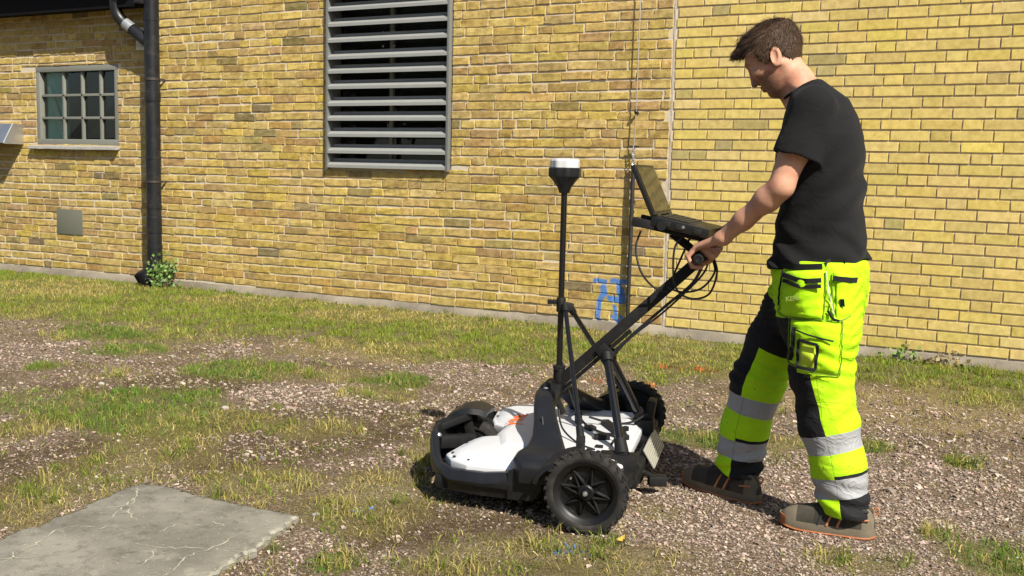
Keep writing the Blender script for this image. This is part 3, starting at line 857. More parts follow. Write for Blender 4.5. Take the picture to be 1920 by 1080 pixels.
gripo = G().cyl((GRX, -.225, GRZ), (GRX, .215, GRZ), .0155, n=16).build('grip_bar', M_PLA2, cart)
for s in (1, -1):
    e = .215 if s > 0 else -.225
    G().lathe([(.0165, 0), (.0185, .006), (.0185, .12), (.0165, .124)], (GRX, e-s*.118, GRZ), (0, s, 0), 16).build('grip', M_RUB, gripo)
    G().lathe([(.0175, 0), (.0195, .004), (.018, .011), (.011, .012), (.009, .009), (.0, .009)], (GRX, e, GRZ), (0, s, 0), 18).build('grip_cap', M_PLA, gripo)
G().box((GRX+.012, 0, GRZ-.008), (.06, .07, .06), rotm((0, 1, 0), .79)).build('grip_clamp', M_PLA2, cart, bevel=.006)
# tray that carries the computer
TX0, TX1 = -.345, -.035
td = np.array([TX0-TX1, 0, -.055]); td /= np.linalg.norm(td)
G().bar((-.06, .135, 1.068), (-.19, .135, 1.044), .02, .034).build('tray_rail', M_PLA2, cart, bevel=.004)
G().bar((-.06, -.135, 1.068), (-.36, -.135, 1.012), .02, .034).build('tray_rail', M_PLA2, cart, bevel=.004)
G().bar((-.10, 0, 1.052), (-.365, 0, 1.000), .26, .018).build('tray', M_PLA2, cart, bevel=.004)
G().bar((-.20, 0, 1.02), (-.30, 0, .945), .045, .03).build('tray_post', M_PLA2, cart, bevel=.004)
G().lathe([(.018, -.02), (.022, 0), (.018, .02)], (-.175, .145, 1.055), (0, 1, 0), 12).build('tray_knob', M_PLA2, cart)
# cables
def cable(P, r=.0042, n=8): return G().tube(smooth_path(P, n), r, 7).build('cable', M_CBL, cart)
cable([(-.09, .10, 1.03), (-.075, .11, .96), (-.10, .11, .87), (-.15, .08, .81), (-.20, .05, .795)])
cable([(-.255, .12, 1.02), (-.225, .13, .97), (-.225, .13, .86), (-.245, .10, .80), (-.30, .08, .775), (-.36, .09, .80), (-.385, .10, .88), (-.372, .07, .93)])
cable([(-.365, .06, .93), (-.375, .09, .88), (-.33, .10, .82), (-.26, .09, .80), (-.20, .06, .81)])
cable([(-.35, .04, .92), (-.33, .05, .87), (-.27, .045, .80), (-.17, .04, .70), (-.06, .035, .605), (.03, .03, .50)])
cable([(-.33, .02, .91), (-.29, .04, .83), (-.20, .03, .745), (-.10, .03, .65), (0, .03, .55)], .006)
cable([(-.27, -.05, 1.01), (-.24, -.04, .93), (-.215, .0, .86)])
cable([(.22, .06, .31), (.19, .12, .24), (.11, .22, .21), (.03, .30, .21)], .004)
cable([(.20, -.02, .38), (.17, -.04, .29), (.12, -.01, .23), (.04, .04, .212), (-.02, .07, .215), (-.02, .2, .21)], .005)
cable([(.12, -.10, .24), (.02, -.12, .215), (-.05, -.2, .21), (-.1, -.28, .23)], .005)
cable([(.235, .30, .32), (.215, .34, .26), (.17, .40, .205), (.13, .44, .20)], .0042)
cable([(-.03, .31, .20), (-.06, .25, .21), (-.05, .16, .22), (0, .12, .225)], .004)
cable([(-.09, .26, .19), (-.12, .22, .15), (-.13, .16, .10), (-.14, .12, .09)], .004)

# ------------------------------------------------------------------ laptop on the tray
lap = thing('laptop', 'open rugged black laptop on the cart tray by the hand', 'laptop', (0, 0, 0), 0)
hinge = np.array([-.168, 0, 1.090]); bd = np.array([-.205, 0, -.042]); bd /= np.linalg.norm(bd); bu = np.array([bd[2]*-1, 0, bd[0]]); bu = np.array([-bd[2], 0, bd[0]])
if bu[2] < 0: bu = -bu
lap.location = tuple(CO+np.array([math.cos(CA)*hinge[0], math.sin(CA)*hinge[0], hinge[2]-.04])); lap.rotation_euler = (0, 0, CA-.13)
LB = lambda p: np.asarray(p, float)-np.array([hinge[0], 0, hinge[2]-.04])
M_LAP = simple('laptop_black', (.006, .006, .0065), .4, var=.15, nscale=25)
M_KEY = simple('laptop_keys', (.012, .0115, .010), .45)
h0 = LB(hinge)
G().bar(h0-bu*.018+np.array([.012, 0, 0]), h0+bd*.215-bu*.018, .30, .036, bu).build('base', M_LAP, lap, bevel=.004)
G().bar(h0+bd*.01-bu*.001, h0+bd*.14-bu*.001, .25, .004, bu).build('keyboard_deck', M_KEY, lap, bevel=.001)
for i in range(5):
    for j in range(12):
        c = h0+bd*(.024+.0235*i)+np.array([0, -.112+.0204*j, 0])+bu*.0025
        G().box(c, (.0185, .0165, .005), np.stack([bd, np.array([0, 1, 0]), bu], 1)).build('key', M_KEY, lap)
for y in (.152,):
    for t in (.05, .10, .17): G().box(h0+bd*t+np.array([0, y-.001, 0])-bu*.018, (.03, .006, .02), np.stack([bd, np.array([0, 1, 0]), bu], 1)).build('port_cover', M_KEY, lap, bevel=.001)
    G().lathe([(.006, 0), (.006, .004), (.0, .005)], h0+bd*.115+np.array([0, y, 0])-bu*.015, (0, 1, 0), 10).build('port_screw', M_STL, lap)
sd = np.array([.086, 0, .188]); sd /= np.linalg.norm(sd); sn = np.array([-sd[2], 0, sd[0]])   # screen normal faces the operator (rear)
lid = G().bar(h0+sd*.004-sn*.009, h0+sd*.212-sn*.009, .296, .018, sn).build('screen_lid', M_LAP, lap, bevel=.003)
k = Mat('laptop_display', .06, spec=.8, col=(.006, .006, .007)); k.bump(k.noise(14, 2, .5, k.obj()), .12, .004)
G().bar(h0+sd*.018+sn*.0012, h0+sd*.200+sn*.0012, .272, .002, sn).build('display', k.m, lid)
for s in (1, -1): G().cyl(h0+np.array([.004, s*.07, -.002]), h0+np.array([.004, s*.12, -.002]), .010, n=12).build('hinge', M_KEY, lap)

# ------------------------------------------------------------------ person: distance fields meshed with surface nets
def cap(P, a, b, ra, rb=None):
    rb = ra if rb is None else rb
    a = np.asarray(a, float); b = np.asarray(b, float); ab = b-a
    t = np.clip(((P-a) @ ab)/(ab @ ab), 0, 1)
    return np.linalg.norm(P-(a+t[:, None]*ab), axis=1)-(ra+(rb-ra)*t)
def sph(P, c, r): return np.linalg.norm(P-np.asarray(c), axis=1)-r
def ell(P, c, r, R=None):
    q = P-np.asarray(c)
    if R is not None: q = q @ np.asarray(R)
    r = np.asarray(r, float); k0 = np.linalg.norm(q/r, axis=1); k1 = np.linalg.norm(q/(r*r), axis=1)+1e-9
    return k0*(k0-1)/k1
def smin(a, b, k):
    h = np.clip(.5+.5*(b-a)/k, 0, 1); return b+(a-b)*h-k*h*(1-h)
def smax(a, b, k): return -smin(-a, -b, k)
def stack(P, st, ex=2.3):
    """stations (z, xc, yc, half_depth_x, half_width_y)"""
    st = np.array(sorted(st), float); z = P[:, 2]
    xc = np.interp(z, st[:, 0], st[:, 1]); yc = np.interp(z, st[:, 0], st[:, 2]); a = np.interp(z, st[:, 0], st[:, 3]); w = np.interp(z, st[:, 0], st[:, 4])
    k = (np.abs((P[:, 0]-xc)/a)**ex+np.abs((P[:, 1]-yc)/w)**ex)**(1/ex)
    d = (k-1)*np.minimum(a, w)
    return np.maximum(d, np.maximum(st[0, 0]-z, z-st[-1, 0]))
_wr = np.random.default_rng(3)
def folds(P, amp, freq, n=9, aniso=(1, 1, 1), seed=0):
    r = np.random.default_rng(seed); Q = P*np.asarray(aniso); out = np.zeros(len(P))
    warp = .12*np.stack([np.sin(Q @ r.normal(0, freq*.35, 3)+r.uniform(0, 6)) for _ in range(3)], 1)/np.asarray(1.0)
    Q = Q+warp*.15
    for _ in range(n):
        kv = r.normal(0, 1, 3); kv *= freq*r.uniform(.5, 1.6)/np.linalg.norm(kv)
        out += np.sin(Q @ kv+r.uniform(0, 6.28))
    return amp*out/math.sqrt(n)

def nets(fn, lo, hi, h):
    lo = np.asarray(lo, float); hi = np.asarray(hi, float); B = 4
    nb = np.ceil((hi-lo)/(h*B)).astype(int); n = nb*B+1
    c = np.stack(np.meshgrid(*[lo[i]+(np.arange(nb[i])+.5)*B*h for i in range(3)], indexing='ij'), -1).reshape(-1, 3)
    def ev(P):
        o = np.empty(len(P), np.float32)
        for i in range(0, len(P), 250000): o[i:i+250000] = fn(P[i:i+250000])
        return o
    dc = ev(c)
    act = np.abs(dc) < B*h*1.35
    F = np.repeat(np.repeat(np.repeat(dc.reshape(nb), B, 0), B, 1), B, 2)
    F = np.pad(F, ((0, 1),)*3, mode='edge').astype(np.float32)
    ai = np.argwhere(act.reshape(nb))
    off = np.stack(np.meshgrid(*[np.arange(B+1)]*3, indexing='ij'), -1).reshape(-1, 3)
    ids = (ai[:, None, :]*B+off[None]).reshape(-1, 3)
    flat = np.unique(np.ravel_multi_index(ids.T, n)); ii = np.stack(np.unravel_index(flat, n), -1)
    F.ravel()[flat] = ev(lo+ii*h)
    S = F < 0
    C = [S[i:n[0]-1+i, j:n[1]-1+j, k:n[2]-1+k] for i in (0, 1) for j in (0, 1) for k in (0, 1)]
    cnt = sum(x.astype(np.int8) for x in C); cells = np.argwhere((cnt > 0) & (cnt < 8))
    vid = np.full(n-1, -1, np.int32); vid[tuple(cells.T)] = np.arange(len(cells))
    acc = np.zeros((len(cells), 3)); num = np.zeros(len(cells))
    cor = [np.array(q) for q in np.ndindex(2, 2, 2)]
    for a in cor:
        for ax in range(3):
            if a[ax] == 0:
                b = a.copy(); b[ax] = 1
                fa = F[tuple((cells+a).T)]; fb = F[tuple((cells+b).T)]
                m_ = (fa < 0) != (fb < 0); t = np.where(m_, fa/np.where(m_, fa-fb, 1), 0)
                acc += m_[:, None]*(a+(b-a)*t[:, None]); num += m_
    V = lo+(cells+acc/num[:, None])*h
    Q = []
    for ax in range(3):
        o1, o2 = [(1, 2), (2, 0), (0, 1)][ax]
        sl0 = [slice(None)]*3; sl1 = [slice(None)]*3; sl0[ax] = slice(0, n[ax]-1); sl1[ax] = slice(1, n[ax])
        s0 = S[tuple(sl0)]; s1 = S[tuple(sl1)]; e = np.argwhere(s0 != s1)
        e = e[(e[:, o1] > 0) & (e[:, o2] > 0) & (e[:, o1] < n[o1]-1) & (e[:, o2] < n[o2]-1)]
        if not len(e): continue
        def vv(d1, d2):
            q = e.copy(); q[:, o1] -= d1; q[:, o2] -= d2; return vid[tuple(q.T)]
        quad = np.stack([vv(1, 1), vv(0, 1), vv(0, 0), vv(1, 0)], 1)
        fl = s0[tuple(e.T)]
        quad[~fl] = quad[~fl][:, ::-1]; Q.append(quad)
    Q = np.vstack(Q); Q = Q[(Q >= 0).all(1)]
    return V, Q

PB = np.array([-.90, -3.80, 0.0])
man = thing('person', 'person in black t-shirt and fluorescent yellow work trousers pushing the survey cart', 'person', tuple(PB))
def on_man(name, V, Q, mat, par=None, attrs=None, loc0=False):
    o = mesh_obj(name, np.asarray(V)-PB, np.asarray(Q), mat, par or man, smooth=True, attrs=attrs)
    return o

# head frame
HE = np.array([-1.059, -3.78, 1.665]); HA = math.radians(24)
HF = np.array([-math.cos(HA), 0, -math.sin(HA)]); HTp = np.array([-math.sin(HA), 0, math.cos(HA)]); HS = np.array([0, -1.0, 0])   # s > 0: side towards the viewer
def head_local(P):
    q = P-HE; return np.stack([q @ HF, q @ HS, q @ HTp], 1)
def hw(f, s, t): return HE+HF*f+HS*s+HTp*t
SK = [(.150, -.006, .020, .018), (.140, -.008, .046, .038), (.125, -.006, .066, .054), (.105, .001, .080, .066), (.08, .006, .092, .0735), (.05, .011, .100, .0765), (.03, .012, .100, .0765), (.012, .010, .092, .0755),
      (-.01, .012, .087, .0735), (-.03, .013, .082, .0705), (-.055, .016, .073, .0655), (-.075, .019, .063, .060), (-.09, .027, .048, .053), (-.105, .034, .036, .044), (-.118, .036, .020, .028)]
def skull(L):
    st = [(t, c, 0, a, w) for t, c, a, w in SK]
    return stack(L, st, 2.15)
def head_sdf(P):
    L = head_local(P)
    d = skull(L)
    d = smin(d, cap(L, (.105, 0, .020), (.111, 0, -.032), .0075, .0095), .014)
    d = smin(d, sph(L, (.1105, 0, -.041), .0115), .008)
    for s in (-1, 1):
        d = smin(d, sph(L, (.094, s*.0125, -.044), .0085), .006)
        d = smin(d, cap(L, (.104, s*.016, .030), (.092, s*.046, .031), .0105, .009), .014)
        d = smax(d, -sph(L, (.116, s*.033, .006), .0185), .012)
        d = smin(d, ell(L, (.0905, s*.032, .006), (.0125, .0155, .0115)), .004)
        d = smin(d, ell(L, (.070, s*.050, -.018), (.022, .016, .016)), .02)
        R = rotm((0, 1, 0), -.28) @ rotm((0, 0, 1), s*.30)
        e = ell(L, (-.014, s*.081, .004), (.0205, .0075, .0365), R)
        e = smax(e, -ell(L, (-.010, s*.0885, .006), (.0120, .0065, .0235), R), .004)
        d = smin(d, e, .005)
    d = smin(d, ell(L, (.0855, 0, -.066), (.010, .024, .0065)), .006)
    d = smin(d, ell(L, (.0820, 0, -.0775), (.010, .021, .0065)), .006)
    d = smax(d, -cap(L, (.0965, -.017, -.0715), (.0965, .017, -.0715), .0028), .003)
    d = smin(d, sph(L, (.056, 0, -.098), .019), .014)
    return d

# arms and hands
CAc, CAs = math.cos(CA), math.sin(CA)
def cw_(x, y, z): return np.array([CO[0]+x*CAc-y*CAs, CO[1]+x*CAs+y*CAc, z])     # cart local to world
S1, E1, W1 = np.array([-.885, -3.965, 1.475]), np.array([-.968, -4.012, 1.212]), np.array([-1.192, -3.925, 1.022])
S2, E2, W2 = np.array([-.915, -3.595, 1.465]), np.array([-1.035, -3.600, 1.225]), np.array([-1.285, -3.620, 1.020])
def hand_parts(side):
    """side=+1: hand near the viewer; bar runs along cart y; returns list of capsules"""
    ys = [.192, .170, .147, .124] if side > 0 else [-.150, -.128, -.105, -.083]        # little finger first
    W = W1 if side > 0 else W2
    def q(fx, y, uz): return cw_(GRX+fx, y, GRZ+uz)
    L = []
    rad = [.0082, .0092, .0096, .0093]; ln = [.93, 1.0, 1.02, 1.0]
    for j, y in enumerate(ys):
        r = rad[j]; s = ln[j]
        mc = q(.014, y, .040*s); pi = q(.044*s, y-.001*side, .004); di = q(.026*s, y, -.033*s); ti = q(-.004, y, -.036*s)
        L += [('f', mc, pi, r*1.12, r), ('f', pi, di, r, r*.93), ('f', di, ti, r*.93, r*.82)]
        L.append(('p', W+(q(0, y, 0)-q(0, np.mean(ys), 0))*.45, mc, .0165, r*1.25))
    yb = np.mean(ys)
    L.append(('p', q(-.045, ys[0]-side*.012, .012), q(-.018, ys[0]-side*.010, .030), .017, .014))
    L.append(('p', q(-.050, ys[3]+side*.004, .014), q(-.018, ys[3]+side*.004, .030), .018, .014))
    yt = ys[3]-side*.020
    tb0 = q(-.060, ys[3]-side*.004, .025); tb1 = q(-.034, yt, -.012); tb2 = q(-.004, yt, -.030); tb3 = q(.016, yt+side*.010, -.030)
    L += [('t', tb0, tb1, .015, .012), ('t', tb1, tb2, .0115, .010), ('t', tb2, tb3, .010, .008)]
    return L
HL1, HL2 = hand_parts(1), hand_parts(-1)
def hand_sdf(P, parts):
    d = None; pal = None; th = None
    for k_, a, b, ra, rb in parts:
        e = cap(P, a, b, ra, rb)
        if k_ == 'f': d = e if d is None else smin(d, e, .0025)
        elif k_ == 'p': pal = e if pal is None else smin(pal, e, .012)
        else: th = e if th is None else smin(th, e, .004)
    return smin(smin(d, pal, .006), th, .006)
def arm_sdf(P, S, E, W):
    u = (E-S)/np.linalg.norm(E-S); v = (W-E)/np.linalg.norm(W-E)
    d = cap(P, S, S+u*.13, .055, .050); d = smin(d, cap(P, S+u*.13, E, .050, .0415), .03)
    d = smin(d, cap(P, S+u*.12+np.array([-.012, 0, .0]), S+u*.22+np.array([-.012, 0, 0]), .030, .026), .03)
    d = smin(d, cap(P, E-v*.01, E+v*.065, .0405, .0410), .02)
    d = smin(d, cap(P, E+v*.065, E+v*.19, .0410, .031), .03)
    d = smin(d, cap(P, E+v*.19, W, .033, .0255), .03)
    d = smin(d, ell(P, W, (.030, .030, .022)), .02)
    return d
def body_sdf(P):
    d = stack(P, [(.92, -.865, -3.79, .10, .14), (1.2, -.88, -3.79, .10, .15), (1.42, -.89, -3.785, .09, .15), (1.50, -.905, -3.78, .07, .12), (1.55, -.92, -3.78, .055, .08)], 2.2)
    n0 = np.array([-.935, -3.78, 1.49]); n1 = hw(-.020, 0, -.030)
    d = smin(d, cap(P, n0, n1, .062, .0545), .04)
    d = smin(d, cap(P, np.array([-.965, -3.78, 1.50]), hw(.004, 0, -.110), .05, .040), .03)       # throat
    for s in (-1, 1):                                                                           # sternomastoid and trapezius
        d = smin(d, cap(P, np.array([-.975, -3.78+s*.025, 1.515]), hw(-.028, s*.055, -.030), .014, .014), .022)
        d = smin(d, cap(P, np.array([-.90, -3.78+s*.13, 1.50]), hw(-.045, s*.02, -.085), .022, .024), .05)
    d = smin(d, head_sdf(P), .018)
    for S, E, W, hp in ((S1, E1, W1, HL1), (S2, E2, W2, HL2)):
        d = smin(d, smin(arm_sdf(P, S, E, W), hand_sdf(P, hp), .012), .03)
    for ch in (NEAR, FAR):
        for a, b in zip(ch[:-1], ch[1:]): d = smin(d, cap(P, a[:3], b[:3], .05, .045), .05)
    return d
NEAR = np.array([(-.835, -3.885, .93, .125), (-.820, -3.895, .72, .123), (-.817, -3.90, .56, .108), (-.785, -3.90, .39, .098), (-.742, -3.90, .235, .093), (-.708, -3.90, .075, .084)])
FAR = np.array([(-.905, -3.705, .93, .115), (-.975, -3.69, .77, .112), (-1.045, -3.68, .62, .106), (-1.103, -3.68, .47, .100), (-1.143, -3.68, .28, .090), (-1.165, -3.68, .085, .083)])

def skin_mat():
    k = Mat('skin', .56, spec=.25); P = k.pos()
    st = k.attr('stubble', 'Fac'); n = k.noise(35, 5, .6, P); n2 = k.noise(180, 4, .6, P)
    c = k.mix(n, (.42, .215, .140), (.51, .285, .190))
    c = k.mix(k.math('MULTIPLY', k.step(k.noise(16, 5, .65, P), .42, .68), .6), c, (.40, .15, .095))
    c = k.mix(k.math('MULTIPLY', k.step(n2, .62, .70), .25), c, (.33, .16, .10))
    c = k.mix(k.math('MULTIPLY', st, k.step(k.noise(600, 2, .5, P), .25, .6)), c, (.10, .055, .032))
    k.color(c); k.b.inputs['Subsurface Weight'].default_value = .12; k.b.inputs['Subsurface Radius'].default_value = (.012, .004, .002)
    k.bump(n2, .3, .0015).bump(n, .35, .004); return k.m
M_SKIN = skin_mat()
V, Q = nets(body_sdf, (-1.45, -4.10, .02), (-.58, -3.42, 1.86), .0040)
L = head_local(V)
stb = np.clip((L[:, 0]-(-.005))/.03, 0, 1)*np.clip((-.022-L[:, 2])/.022, 0, 1)*np.clip((L[:, 2]+.16)/.03, 0, 1)*.92
lip = np.exp(-((L[:, 0]-.09)/.016)**2-((L[:, 2]+.071)/.007)**2-(L[:, 1]/.03)**2)
brow = np.exp(-((L[:, 2]-.030)/.006)**2)*(L[:, 0] > .075)*(np.abs(L[:, 1]) > .010)*(np.abs(L[:, 1]) < .055)
eye = np.exp(-((L[:, 2]-.002)/.0035)**2)*(L[:, 0] > .085)*(np.abs(np.abs(L[:, 1])-.032) < .014)
stb = np.clip(stb*(1-.6*lip)+.9*brow+.9*eye, 0, 1)
body = on_man('body', V, Q, M_SKIN, attrs={'stubble': ('FLOAT', stb)})

# hair: cap plus strands
hl_f = np.array([-.14, -.075, -.060, -.046, -.036, -.030, -.012, .004, .010, .022, .040, .050, .062, .080, .11, .16])
hl_t = np.array([-.052, -.052, -.045, -.022, .010, .034, .046, .036, .0, -.006, .006, .030, .062, .072, .074, .07])
def hair_sdf(P):
    L = head_local(P); d = skull(L)
    th = .008+.010*np.clip((L[:, 2]-.0)/.12, 0, 1)-.007*np.clip((-.0-L[:, 2])/.05, 0, 1)+.006*np.clip(L[:, 0]/.1, 0, 1)
    d = smax(d-th, ell(L, (.004, 0, .040), (.135, .100, .116)), .012)
    d = smin(d, cap(L, (.070, .02, .108), (.126, .015, .076), .026, .018), .03)
    d = smin(d, cap(L, (.122, .02, .085), (.132, .018, .050), .016, .008), .015)
    d = smin(d, cap(L, (.105, -.03, .10), (.124, -.03, .060), .018, .009), .02)
    d = d+folds(L, .0011, 300, 7, (1, 1.4, .55), 5)
    line = np.interp(L[:, 0], hl_f, hl_t)+.004*np.sin(L[:, 0]*300+L[:, 1]*200)
    return smax(d, (line-L[:, 2])*.75, .004)
lo = HE-np.array([.19, .13, .10]); hi = HE+np.array([.15, .13, .20])
Vh, Qh = nets(hair_sdf, lo, hi, .0025)
def hair_mat():
    k = Mat('hair_brown', .55, spec=.22); P = k.pos()
    n = k.noise(90, 3, .6, P); tt = k.attr('shade', 'Fac'); k.color(k.mix(k.math('MAXIMUM', k.math('MULTIPLY', n, .55), tt), (.018, .010, .0055), (.115, .066, .036)))
    k.bump(k.noise(400, 2, .5, P), .6, .002); return k.m
M_HAIR = hair_mat()
hair = on_man('hair', Vh, Qh, M_HAIR)
Lh = head_local(Vh); nh = len(Vh); pick = rng.choice(nh, 15000)
eps = .003
def grad(fn, P):
    g = np.stack([fn(P+np.eye(3)[i]*eps)-fn(P-np.eye(3)[i]*eps) for i in range(3)], 1); return g/(np.linalg.norm(g, axis=1)[:, None]+1e-9)
Pk = Vh[pick]; Nk = grad(hair_sdf, Pk); Lk = Lh[pick]
crown = np.array([-.055, 0.0, .13])
fl = Lk-crown; fl[:, 0] += .02
fw_ = fl[:, 0][:, None]*HF+fl[:, 1][:, None]*HS+fl[:, 2][:, None]*HTp
fw_ = fw_/(np.linalg.norm(fw_, axis=1)[:, None]+1e-9)+rng.normal(0, .13, (len(Pk), 3))+np.where(Lk[:, :1] > .05, HF*.5, 0)
fw_ -= Nk*np.sum(fw_*Nk, 1)[:, None]; fw_ /= np.linalg.norm(fw_, axis=1)[:, None]+1e-9
ln_ = rng.uniform(.014, .034, len(Pk))*np.where(Lk[:, 2] > .05, 1.15, .6)*np.where(Nk[:, 2] < -.35, .3, 1)
wd = rng.uniform(.0004, .0009, len(Pk)); sd_ = np.cross(fw_, Nk)
lift = np.where(rng.random(len(Pk)) < .08, .55, rng.uniform(.0, .22, len(Pk)))*np.where(Lk[:, 2] > .12, 1.5, .6)
a0 = Pk-Nk*.002; a1 = a0+fw_*(ln_*.5)[:, None]+Nk*(ln_*lift*.6)[:, None]; a2 = a0+fw_*ln_[:, None]+Nk*(ln_*lift*.75)[:, None]
SV = np.stack([a0-sd_*wd[:, None], a0+sd_*wd[:, None], a1+sd_*wd[:, None]*.8, a1-sd_*wd[:, None]*.8, a2], 1).reshape(-1, 3)
b_ = np.arange(len(Pk))*5
Ft = np.concatenate([np.stack([b_, b_+1, b_+2], 1), np.stack([b_, b_+2, b_+3], 1), np.stack([b_+3, b_+2, b_+4], 1)])
ho = mesh_obj('hair_strands', SV-PB, Ft, M_HAIR, hair, attrs={'shade': ('FLOAT', np.repeat(rng.random(len(Pk))**2, 5))}); tag(ho, kind='stuff')

# t-shirt
TS = [(.905, -.868, -3.79, .166, .186), (1.0, -.872, -3.79, .160, .182), (1.10, -.882, -3.79, .150, .176), (1.2, -.882, -3.788, .150, .180), (1.3, -.885, -3.785, .148, .195), (1.4, -.888, -3.782, .138, .200), (1.47, -.895, -3.78, .120, .185),
      (1.53, -.906, -3.78, .098, .140), (1.565, -.930, -3.78, .074, .098), (1.60, -.968, -3.78, .064, .074), (1.65, -1.0, -3.78, .055, .064)]
NDIR = hw(-.020, 0, -.030)-np.array([-.935, -3.78, 1.49]); NDIR = NDIR/np.linalg.norm(NDIR)
def sleeve(P, S, E):
    u = (E-S)/np.linalg.norm(E-S)
    d = cap(P, S+np.array([0, .01*np.sign(-S[1]-3.78), .012]), S+u*.22+np.array([.012, 0, 0]), .078, .081)
    cut = (P-(S+u*.165)) @ (u*.75+np.array([0, 0, -.25])*1.0)
    d = smax(d, cut, .006)
    hol = smax(cap(P, S+u*.10+np.array([.008, 0, 0]), S+u*.26+np.array([.012, 0, 0]), .068, .073), -((P-(S+u*.145)) @ u), .004)
    return smax(d, -hol, .003)
def shirt_sdf(P):
    d = stack(P, TS, 2.35)
    fo = folds(P, .0050, 26, 10, (1.2, .8, 1.0), 11)*np.clip((1.45-P[:, 2])/.25, .15, 1)
    # drape folds gather above the hem, on the back and under the sleeve
    low = np.clip((1.10-P[:, 2])/.18, 0, 1)
    fo = fo+low*.0095*np.sin(P[:, 2]*70+P[:, 0]*38+np.sin(P[:, 0]*21+P[:, 1]*17)*1.3)
    fo = fo+.0065*np.exp(-((P[:, 2]-1.22)/.13)**2)*np.sin((P[:, 2]-.9*P[:, 0])*48+np.sin(P[:, 1]*14)*.9)
    d = d-fo-.014*np.clip((1.02-P[:, 2])/.06, 0, 1)
    hem = .940+(P[:, 0]+.868)*.145+.006*np.sin(P[:, 0]*30+P[:, 1]*22)
    d = smax(d, hem-P[:, 2], .008)
    d = smax(d, (P-np.array([-.935, -3.78, 1.582])) @ NDIR, .008)
    for S, E in ((S1, E1), (S2, E2)):
        d = smin(d, sleeve(P, S, E)-folds(P, .0028, 38, 7, (1, 1, .8), 4), .035)
    neck = smax(cap(P, np.array([-.935, -3.78, 1.50]), hw(-.020, 0, -.030), .0625, .0590), 1.50-P[:, 2], .01)
    return smax(d, -neck, .004)
Vs, Qs = nets(shirt_sdf, (-1.16, -4.13, .88), (-.66, -3.46, 1.63), .0050)
def cloth_mat(name, col, rough=.92, sc=900, str_=.3):
    k = Mat(name, rough, spec=.2); P = k.pos()
    n = k.noise(7, 4, .6, P); k.color(k.mix(n, tuple(x*.8 for x in col), tuple(x*1.25 for x in col)))
    k.b.inputs['Sheen Weight'].default_value = .03
    cr = k.math('POWER', k.math('SUBTRACT', 1.0, k.math('ABSOLUTE', k.math('SUBTRACT', k.math('MULTIPLY', k.noise(10, 2, .5, k.scale(P, (1, 1, 1.4)), .9), 2.0), 1.0))), 7.0)
    k.bump(cr, .12, .008).bump(k.noise(55, 4, .6, P), .25, .004).bump(k.noise(sc, 2, .5, P), str_, .0008); return k.m
M_TEE = cloth_mat('black_cotton', (.0060, .0060, .0066))
tee = on_man('t_shirt', Vs, Qs, M_TEE)
# collar ribbing, sleeve hem and shoulder seam as raised cords
nd = (hw(-.020, 0, -.030)-np.array([-.935, -3.78, 1.49])); nd /= np.linalg.norm(nd)
nx_ = np.cross(nd, [0, 1, 0]); nx_ /= np.linalg.norm(nx_)
cp = []
for a in np.linspace(0, 2*np.pi, 37)[:-1]:
    c = np.array([-.975, -3.78, 1.560])+nx_*.0655*math.cos(a)+np.array([0, 1, 0])*.0665*math.sin(a)-NDIR*.004
    cp.append(c-PB)
G().tube(cp, .0055, 8, closed=True).build('collar', M_TEE, tee)

# trousers
PEL = [(.70, -.865, -3.79, .13, .15), (.78, -.862, -3.79, .155, .178), (.86, -.862, -3.79, .166, .186), (.93, -.866, -3.79, .164, .184), (.975, -.868, -3.79, .150, .172), (.99, -.868, -3.79, .14, .16)]
def chain(P, ch):
    d = None
    for a, b in zip(ch[:-1], ch[1:]):
        e = cap(P, a[:3], b[:3], a[3], b[3]); d = e if d is None else smin(d, e, .03)
    return d
def tr_sdf(P):
    fo = folds(P, .0034, 34, 12, (1, 1, .8), 21)
    rd = np.sin(P[:, 2]*27+P[:, 0]*22*np.sin(P[:, 2]*7+1.0)+np.sin(P[:, 1]*30+P[:, 0]*20)*1.4); fo = fo+.0055*(.5-np.abs(rd))*np.exp(-((P[:, 2]-.80)/.16)**2)
    kn = lambda z0, w: np.exp(-((P[:, 2]-z0)/w)**2)
    near = chain(P, NEAR)-fo-.0045*kn(.62, .07)*np.sin(P[:, 2]*120+P[:, 0]*45+np.sin(P[:, 1]*25))-.005*kn(.13, .07)*np.sin(P[:, 2]*105+P[:, 0]*30)-.004*kn(.45, .10)*np.sin(P[:, 2]*60-P[:, 0]*50)
    far = chain(P, FAR)-fo-.006*kn(.50, .06)*np.sin(P[:, 2]*115+P[:, 0]*50)-.006*kn(.13, .07)*np.sin(P[:, 2]*110-P[:, 0]*30)
    near = smax(near, .070+(P[:, 0]+.708)*-.04-P[:, 2], .006); far = smax(far, .088-(P[:, 0]+1.165)*.35-P[:, 2], .006)
    d = smin(near, far, .02)
    return smax(smin(d, stack(P, PEL, 2.3)-fo*1.2, .05), P[:, 2]-.962, .01)
Vt, Qt = nets(tr_sdf, (-1.32, -4.06, .03), (-.60, -3.52, 1.04), .0050)
